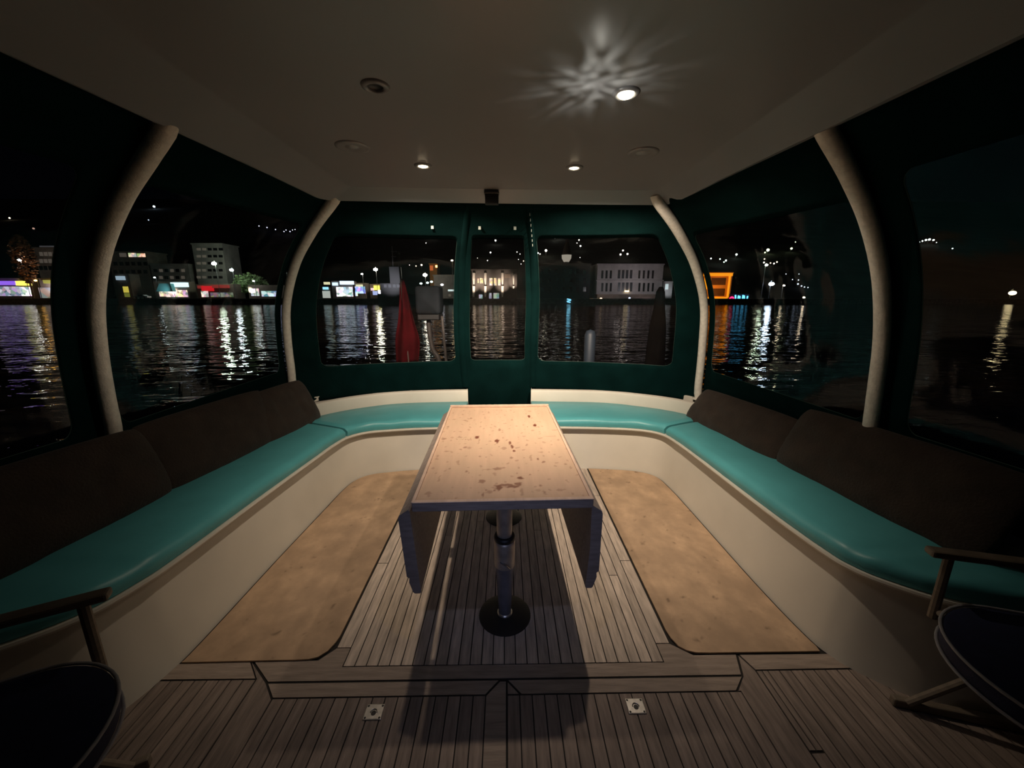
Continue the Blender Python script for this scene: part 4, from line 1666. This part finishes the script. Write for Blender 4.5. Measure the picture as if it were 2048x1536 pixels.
def tree(label, px, py_base, py_top, wpx, Y, leaf, shape='round', lamp=None):
    b = at(px, py_base, Y)
    t_ = at(px, py_top, Y)
    b.z = QZ - .05
    hgt = t_.z - b.z
    rw = wpx / 2 / F_PX * Y
    t = empty('shore_tree', b, label, 'tree')
    obj('trunk', tube([b, b + Vector((.1, 0, hgt * .3)), b + Vector((0, 0, hgt * .75))], [.35, .25, .12], 8), M_bark, t)
    bm = bmesh.new()
    random.seed(int(px))
    for i in range(700):
        a = random.uniform(0, 2 * PI)
        q = random.random() ** .4
        zz = random.uniform(-1, 1)
        rr = math.sqrt(max(0, 1 - zz * zz)) * q
        if shape == 'round':
            c = b + Vector((math.cos(a) * rr * rw, math.sin(a) * rr * rw * .8, hgt * .60 + zz * hgt * .38 * q))
            c += Vector((noise.noise(c * .4), 0, noise.noise(c * .5))) * 1.2
            s = rw * .10
        else:
            c = b + Vector((math.cos(a) * rr * rw, math.sin(a) * rr * rw, hgt * (.25 + .75 * (zz * .5 + .5))))
            s = rw * .14
        R = Matrix.Rotation(random.uniform(0, 6), 3, 'Z') @ Matrix.Rotation(random.uniform(0, 6), 3, 'X')
        vs = [bm.verts.new(c + R @ Vector(v) * s) for v in ((-1, -.5, 0), (0, -.6, .2), (1, 0, 0), (0, .6, .1), (-1, .5, -.1))]
        bm.faces.new(vs)
    obj('foliage', bm, leaf, t)
    return t


tree('orange-lit slender tree between the two shops at the far left', 68, 597, 470, 34, 157, M_leaf_o, 'tall')
shore_lamp(71, 561, 2.0, (1, .5, .08), 22, 'orange uplight at the foot of the slender tree at the far left', Y=154.5)

rect_building('apartment_block', 'brown building with lit top-floor windows beside the near left pole', 'building', 222, 298, 505, 570, 171, 10, M_fb,
              [(258, 272, 506, 514, E_facade), (275, 290, 507, 514, E_facade), (240, 252, 506, 514, E_dim)] + [(x, x + 6, y, y + 7, E_dim if x % 4 else M_dw) for x in range(228, 296, 12) for y in (524, 540)])
rect_building('apartment_block', 'long low grey building behind the teal awning stall', 'building', 304, 380, 530, 572, 171, 10, M_fg,
              [(x, x + 6, y, y + 6, E_dim if x % 2 else M_dw) for x in range(308, 372, 11) for y in (538, 552)])
rect_building('apartment_block', 'tall grey four-storey building behind the brightest left street lamp', 'building', 390, 450, 489, 568, 171, 10, M_fg,
              [(x, x + 7, y, y + 5, E_dim if (x // 3) % 2 else M_dw) for x in range(394, 442, 11) for y in (496, 510, 524, 538, 552)])
shop('small stall with blue-white box sign beside the near left pole', 228, 262, 548, 596, [(248, 256, 573, 585, em('dim_yellow_sign', (.9, .75, .1), .6)), (250, 259, 586, 594, em('yellow_green', (.6, .65, .1), .2))], [(233, 246, 552, 560, em('pale_blue_box', (.5, .68, .8), .55))])
# white car
M_car = mat('white_car_paint', (.7, .72, .75), .3)
ca = at(270, 590, 155)
cb = at(296, 583, 155)
car = empty('parked_car', ((ca.x + cb.x) / 2, 155, QZ), 'white car parked on the waterfront right of the near left pole', 'car')
Lc_ = cb.x - ca.x
prof = [(0, .35), (0, .9), (.18, 1.0), (.30, 1.45), (.68, 1.45), (.82, 1.0), (1, .9), (1, .35)]
bm = bmesh.new()
A = [bm.verts.new((ca.x + u * Lc_, 154.2, QZ + z)) for u, z in prof]
B = [bm.verts.new((ca.x + u * Lc_, 156, QZ + z)) for u, z in prof]
bm.faces.new(A)
bm.faces.new(B[::-1])
for i in range(len(prof)):
    bm.faces.new((A[i], B[i], B[(i + 1) % len(prof)], A[(i + 1) % len(prof)]))
bmesh.ops.recalc_face_normals(bm, faces=bm.faces)
obj('body', bm, M_car, car)
for u in (.2, .8):
    for yy in (154.15, 155.85):
        obj('wheel', tube([(ca.x + u * Lc_, yy, QZ + .29), (ca.x + u * Lc_, yy + .2, QZ + .29)], .34, 14), M_black, car)
obj('side_glass', box(ca.x + .32 * Lc_, ca.x + .66 * Lc_, 154.17, 154.21, QZ + 1.05, QZ + 1.38), M_dw, car)

shop('lit stall with teal awning and white sign, in the middle of the left side window', 309, 374, 563, 597, [(320, 332, 578, 593, em('cream_front', (1, .9, .6), .9, .5, 1)), (333, 374, 580, 594, E_warmshop)], [(343, 373, 565, 574, em('white_cyan_sign', (.62, .92, 1), 1.6))])
M_aw = mat('teal_awning_cloth', (.2, .5, .5), .9)
a, b, c, d = at(312, 583, 157), at(345, 583, 157), at(340, 567, 157), at(318, 567, 157)
bm = bmesh.new()
F_ = [bm.verts.new(p) for p in (a, b, c, d)]
G_ = [bm.verts.new(p + Vector((0, 1.7, 0))) for p in (a, b, c, d)]
bm.faces.new(F_)
bm.faces.new(G_[::-1])
for i in range(4):
    bm.faces.new((F_[i], G_[i], G_[(i + 1) % 4], F_[(i + 1) % 4]))
bmesh.ops.recalc_face_normals(bm, faces=bm.faces)
aw = obj('market_awning', bm, M_aw)
for q in (a, b):
    obj('awning_post', tube([(q.x, 157.8, QZ - .05), (q.x, 157.8, q.z + .1)], .06, 8), M_post, aw)
tag(aw, 'teal tent-shaped awning in front of the lit stall', 'awning')
shop('restaurant with red glowing awning left of the green tree', 394, 468, 568, 597, [(404, 416, 582, 594, E_warmshop), (422, 466, 585, 594, em('dim_front', (.5, .55, .4), .25, .5, .8))], [(396, 404, 571, 577, E_redd), (404, 424, 572, 582, E_red), (425, 456, 570, 576, E_redd)])
tree('round green lamplit tree on the left shore beside the street lamps', 505, 597, 546, 58, 171, M_leaf_g)
shop('row of pale lit stalls between the green tree and the aft pole', 497, 562, 570, 597, [(503, 517, 577, 592, em('white_stall', (1, .95, .9), .9, .6, 1)), (524, 560, 582, 593, em('cyan_stalls', (.5, .82, 1), .8, .6, .8))], [])

# --- seen through the aft-left window
shop('small white kiosk at the left edge of the aft window', 645, 661, 575, 597, [(646, 660, 582, 596, em('kiosk', (.8, .85, .75), .5))], [(648, 658, 564, 569, em('kiosk_sign', (.9, .85, .5), .9)), (646, 655, 574, 579, E_cyan)])
shop('bright blue-white shop with lit sign, left aft window', 664, 706, 562, 597, [(674, 705, 574, 593, E_white)], [(680, 706, 562, 569, em('pale_blue_sign', (.6, .78, 1), 1.8)), (665, 674, 565, 571, E_blue)])
shop('deep blue lit shop right of the blue-white one, left aft window', 710, 731, 566, 597, [(711, 730, 573, 587, E_bshop), (711, 715, 583, 592, E_white)], [(712, 724, 569, 573, em('cream_sign', (1, 1, .6), .8))])
shop('small shop with round yellow and white signs beside the moored boat', 740, 766, 568, 597, [(746, 758, 582, 590, em('bluish_front', (.5, .6, 1), .8)), (756, 765, 580, 589, em('white_panel', (1, .95, 1), 1.8))], [(748, 758, 571, 580, E_yellow), (742, 747, 576, 581, em('pink_sign', (1, .7, .75), 1.0))])
# moored boat with mast
M_boat = mat('boat_white', (.7, .68, .68), .6)
bY = 140
a, b = at(757, 600, bY), at(836, 589, bY)
bo = empty('moored_boat', ((a.x + b.x) / 2, bY, WZ), 'grey boat with wheelhouse and mast moored behind the red flag', 'boat')
bm = bmesh.new()
n = 12
top, bot = [], []
for i in range(n + 1):
    u = i / n
    hw = 2.0 * math.sin(PI * min(.96, max(.04, u))) ** .5
    x = a.x + (b.x - a.x) * u
    top.append((x, hw))
vsf = []
for s, z, k in ((-1, b.z, 1), (-1, WZ, .7), (1, WZ, .7), (1, b.z, 1)):
    vsf.append([bm.verts.new((x, bY + s * hw * k, z + (.5 * abs(i / n - .5) if z > 0 else 0))) for i, (x, hw) in enumerate(top)])
for A, B in zip(vsf, vsf[1:] + vsf[:1]):
    for i in range(n):
        bm.faces.new((A[i], A[i + 1], B[i + 1], B[i]))
bm.faces.new([v[0] for v in vsf])
bm.faces.new([v[-1] for v in vsf][::-1])
bmesh.ops.recalc_face_normals(bm, faces=bm.faces)
obj('hull', bm, M_boat, bo)
c, d = at(764, 590, bY), at(800, 567, bY)
cab = obj('cabin', box(c.x, d.x, bY - 1.3, bY + 1.3, c.z - .3, d.z), M_boat, bo)
for x0 in (768, 777, 786, 794):
    c, d = at(x0, 575, bY - 1.3), at(x0 + 5, 569, bY - 1.3)
    obj('cabin_window', box(c.x, d.x, bY - 1.36, bY - 1.25, c.z, d.z), em('dim_cabin_light', (.8, .8, .9), .16), cab)
c, d = at(782, 567, bY), at(801, 534, bY)
obj('wheelhouse', box(c.x, d.x, bY - 1.0, bY + 1.0, c.z, d.z), M_boat, bo)
c = at(786, 534, bY)
d = at(784, 492, bY)
ms = obj('mast', tube([c, d], .14, 8), M_boat, bo)
for py, wpx in ((503, 9), (513, 7)):
    e1, e2 = at(785 - wpx * .3, py, bY), at(785 + wpx, py, bY)
    obj('crosstree', tube([e1, e2], .10, 6), M_boat, ms)
# orange-lit house
rect_building('hill_house', 'small orange-lit house above the covered outboard, left aft window', 'house', 859, 874, 529, 542, 190, 8, E_orange_d, [(860, 866, 531, 541, em('orange_window', (1, .22, .05), .45)), (871, 874.5, 530.5, 535, em('orange_lamp', (1, .5, .15), 5))])
# teal lit pavilion lights behind the outboard
for px, py in ((842, 567), (855, 565.5), (863, 563.5)):
    shore_lamp(px, py, 2.2, (.7, 1, .92), 3.5, 'pale teal lamp in the row of three above the covered outboard', Y=156, group='row of three pale teal lamps')
shore_lamp(884, 569.5, 2.4, (.95, .95, 1), 6, 'wide white lamp right of the three pale teal lamps', Y=156)
rect_building('waterfront_house', 'dark house with white-lit L-shaped outline beside the door panel', 'house', 868, 917, 552, 600, 168, 8, M_fg, [(911, 914, 558, 582, em('white_outline', (.75, .9, .85), .9)), (896, 912, 579, 582.5, em('white_outline', (.75, .9, .85), .9)), (897, 902, 588, 593, E_dim)])
# columned palace in the door window
pal = rect_building('columned_palace', 'palace front with four floodlit columns, in the door window', 'building', 944, 1034, 541, 600, 165, 14, mat('palace_wall', (.12, .10, .09), .9), [], roof=True)
for x in (948, 971, 1005, 1027):
    w_ = 2.6 if x != 1027 else 1.8
    for y0, y1, m_ in ((546, 569, E_col), (572, 594 if x != 1027 else 577, E_col)):
        c, d = at(x, y1, 164.6), at(x, y0, 164.6)
        r = w_ / F_PX * 165
        obj('column', tube([c, (c.x, c.y, (c.z + d.z) / 2), d], [r * .45, r, r], 12), m_, pal)
    c = at(x, 598, 164.6)
    spot('column_floodlight', (c.x, 157.5, QZ + .4), (c.x, 164.6, at(x, 566, 165).z), 9000, 50 if x != 1027 else 30, (1, .80, .62), .15)
for x0, x1, y0, y1, m_ in ((955, 958, 557, 566, E_facade), (960, 966, 556, 567, E_facade), (979, 985, 556, 571, E_facade), (988, 993, 556, 571, E_facade), (996, 1001, 556, 571, E_facade), (958, 965, 589, 598, em('cyan_front', (.5, .75, .9), .5, .4, 1)), (978, 983, 586, 599, E_green), (987, 998, 586, 599, E_green), (1009, 1021, 548, 556, em('dim_gable', (.5, .35, .25), .12))):
    c, d = at(x0, y1, 165), at(x1, y0, 165)
    obj('window', box(c.x, d.x, 164.9, 165.1, c.z, d.z), m_, pal)
# dark building and the cone-topped tower
rect_building('dark_building', 'broad unlit building left of the grey hotel', 'building', 1074, 1180, 529, 602, 168, 10, mat('unlit_wall', (.05, .05, .055), .9), [(x, x + 6, y, y + 9, M_dw) for x in range(1082, 1180, 14) for y in (538, 556, 574)])
c = at(1133, 517, 190)
tw = empty('cone_tower', (c.x, 190, QZ), 'pale cone-topped tower rising behind the broad unlit building', 'tower')
k = 190 / F_PX
zt = at(1133, 476, 190).z
zm = at(1133, 510, 190).z
zb = at(1133, 524, 190).z
obj('shaft', lathe((c.x, 190, 0), [(5 * k, QZ), (5 * k, zb)], 16), mat('tower_stone', (.12, .11, .10), .9), tw)
obj('lit_gallery', lathe((c.x, 190, 0), [(0, zb - .5), (5 * k, zb), (9 * k, zm - 1.5), (9.5 * k, zm)], 20), em('gallery_glow', (.75, .66, .52), .42), tw, smooth=True)
obj('cone_roof', lathe((c.x, 190, 0), [(9.5 * k, zm), (7 * k, zm + 2.5), (3 * k, (zm + zt) / 2 + 2), (.3 * k, zt), (0, zt)], 20), mat('cone_roof', (.35, .24, .2), .9), tw, smooth=True)
# glowing cyan squiggle added in place of a reflection on the vinyl
cy = at(1137, 598, 153)
cl = empty('cyan_reflection', (cy.x, 153, QZ), 'added cyan squiggle standing for a vinyl reflection, below the broad unlit building', 'added light')
obj('reflection_tube', tube(catmull([at(1134, 598, 151.5), at(1142, 600, 151.5), at(1134, 603, 151.5), at(1141, 605, 151.5)], n=20), .22, 8), em('cyan_reflection', (.25, .75, 1), 1.1), cl)
# grey hotel
hot = rect_building('waterfront_hotel', 'grey symmetrical hotel with tall windows in the right aft window', 'hotel', 1194, 1325, 530, 588, 165, 14, M_fw, [])
hot_w = mat('hotel_glass', (.02, .018, .02), .3)
for y0, y1 in ((541, 557), (566, 583)):
    for x0 in (1202, 1210.5, 1219, 1276, 1285, 1294, 1303):
        c, d = at(x0, y1, 165), at(x0 + 5, y0, 165)
        obj('window', box(c.x, d.x, 164.88, 165.1, c.z, d.z), hot_w, hot)
    for x0 in (1235, 1243, 1251, 1259):
        c, d = at(x0, y1, 165), at(x0 + 6, y0 - 1, 165)
        obj('bay_window', box(c.x, d.x, 164.86, 165.1, c.z, d.z), mat('bay_glass', (.05, .048, .055), .3), hot)
c, d = at(1192, 562, 165), at(1327, 560, 165)
obj('cornice', box(c.x, d.x, 164.6, 165.1, c.z, d.z), M_fw, hot)
c, d = at(1250, 583.5, 164.5), at(1258, 581, 164.5)
obj('lit_sign', box(c.x, d.x, 164.4, 164.8, c.z, d.z), em('warm_sign', (1, .8, .45), 4), hot)
shop('ground-floor restaurant under the grey hotel with warm lamps', 1194, 1328, 588.5, 606, [(1270, 1284, 594, 606, em('dim_pane', (.3, .2, .18), .10)), (1286, 1302, 594, 605, em('dim_pane', (.3, .2, .18), .14)), (1180, 1204, 604, 606, E_facade)], [], Y=159, m=M_fb)
for px, py, r, col, s in ((1202, 597, 1.8, (1, .7, .4), 5), (1210, 605, 1.0, WW, 4), (1224, 605.5, 1.4, (1, .7, .6), 3), (1234, 605.5, 2.0, WH, 12), (1253, 601, 1.8, (1, 1, .6), 7), (1259, 596, 1.8, (.6, .7, 1), 2.5), (1299, 600, 1.6, (1, .75, .35), 6), (1338, 600, 1.6, (1, .62, .3), 40)):
    shore_lamp(px, py, r, col, s, 'small terrace lamp along the water in front of the grey hotel', Y=157, group='terrace lamps in front of the grey hotel')
rect_building('annex', 'small pale lit annex at the right end of the grey hotel', 'building', 1329, 1344, 565, 600, 165, 8, M_fw, [(1330, 1337, 568, 579, em('annex_light', (.8, .95, .95), .6))])
# --- right side window: orange building with neon
ob = rect_building('orange_building', 'orange floodlit building beside the right aft pole', 'building', 1404, 1462, 547, 600, 163, 12, E_orange_d, [])
for x0, x1, y0, y1, m_ in ((1408, 1466, 546, 552, E_orange), (1454, 1462, 552, 595, E_orange), (1408, 1420, 552, 578, E_orange), (1410, 1455, 594, 599, E_orange)):
    c, d = at(x0, y1, 162.5), at(x1, y0, 162.5)
    obj('lit_frame', box(c.x, d.x, 162.4, 163.1, c.z, d.z), m_, ob)
for x0, x1, y0, y1 in ((1422, 1452, 556, 570), (1424, 1450, 577, 592)):
    c, d = at(x0, y1, 163), at(x1, y0, 163)
    obj('balcony_recess', box(c.x, d.x, 162.88, 163.1, c.z, d.z), mat('brown_recess', (.10, .04, .01), .9), ob)
ns = empty('neon_sign', (at(1478, 600, 160).x, 160, QZ), 'red and cyan neon sign right of the orange building', 'neon sign')
c, d = at(1458, 606, 160), at(1499, 588, 160)
obj('sign_board', box(c.x, d.x, 160, 160.5, QZ - .05, d.z), mat('sign_back', (.04, .03, .06), .8), ns)
c, d = at(1458, 605, 160), at(1468, 593, 160)
obj('red_letter', tube([(c.x + .3, 159.9, (c.z + d.z) / 2 + 1.2 * math.sin(a_) * .9) if False else (((c.x + d.x) / 2) + .75 * math.cos(a_), 159.9, (c.z + d.z) / 2 + .9 * math.sin(a_)) for a_ in [i * PI / 8 for i in range(16)]], .34, 8, closed=True), E_neonred, ns)
for i, x in enumerate((1471, 1475, 1479.5, 1484, 1488.5, 1493)):
    c, d = at(x, 604, 159.9), at(x + (2.2 if i % 2 else 0), 590 + (i % 3), 159.9)
    obj('cyan_letter', tube([c, d], .27, 8), E_neonblue, ns)
rect_building('waterfront_house', 'low white-lit line of quay lights beyond the near right pole', 'pier', 1800, 1838, 603, 609, 158, 3, M_fg, [(1802, 1834, 604.5, 607.5, em('quay_strip', (.9, .95, .8), .8))], roof=False)

# spots without fixtures, added to brighten shore facades, trees and the boat
for px, pw, ang, col, tx, ty, Y, Yl in ((1225, 2200, 90, (.95, .86, .90), 1225, 560, 165, 146), (1292, 2200, 90, (.95, .86, .90), 1292, 560, 165, 146), (1435, 3800, 70, (1, .42, .05), 1435, 575, 163, 154.5), (1133, 8000, 20, (1, .75, .5), 1133, 505, 190, 176), (1336, 500, 80, (.8, .9, .95), 1336, 580, 165, 160), (327, 500, 80, (.6, .9, .95), 327, 577, 157, 153.5), (780, 900, 60, (.9, .9, 1), 785, 560, 140, 128), (345, 2600, 110, (1, .9, .8), 345, 530, 171, 158), (110, 3500, 110, (.95, .9, 1), 110, 525, 172, 158), (68, 1200, 60, (1, .42, .08), 68, 530, 157, 153.2), (503, 9000, 50, (.85, 1, .8), 505, 560, 169, 158)):
    c = at(px, 594, Yl)
    spot('shore_fill_spot', (c.x, Yl, 3.0 if Yl > 152 else 4.0), at(tx, ty, Y), pw, ang, col, .2)
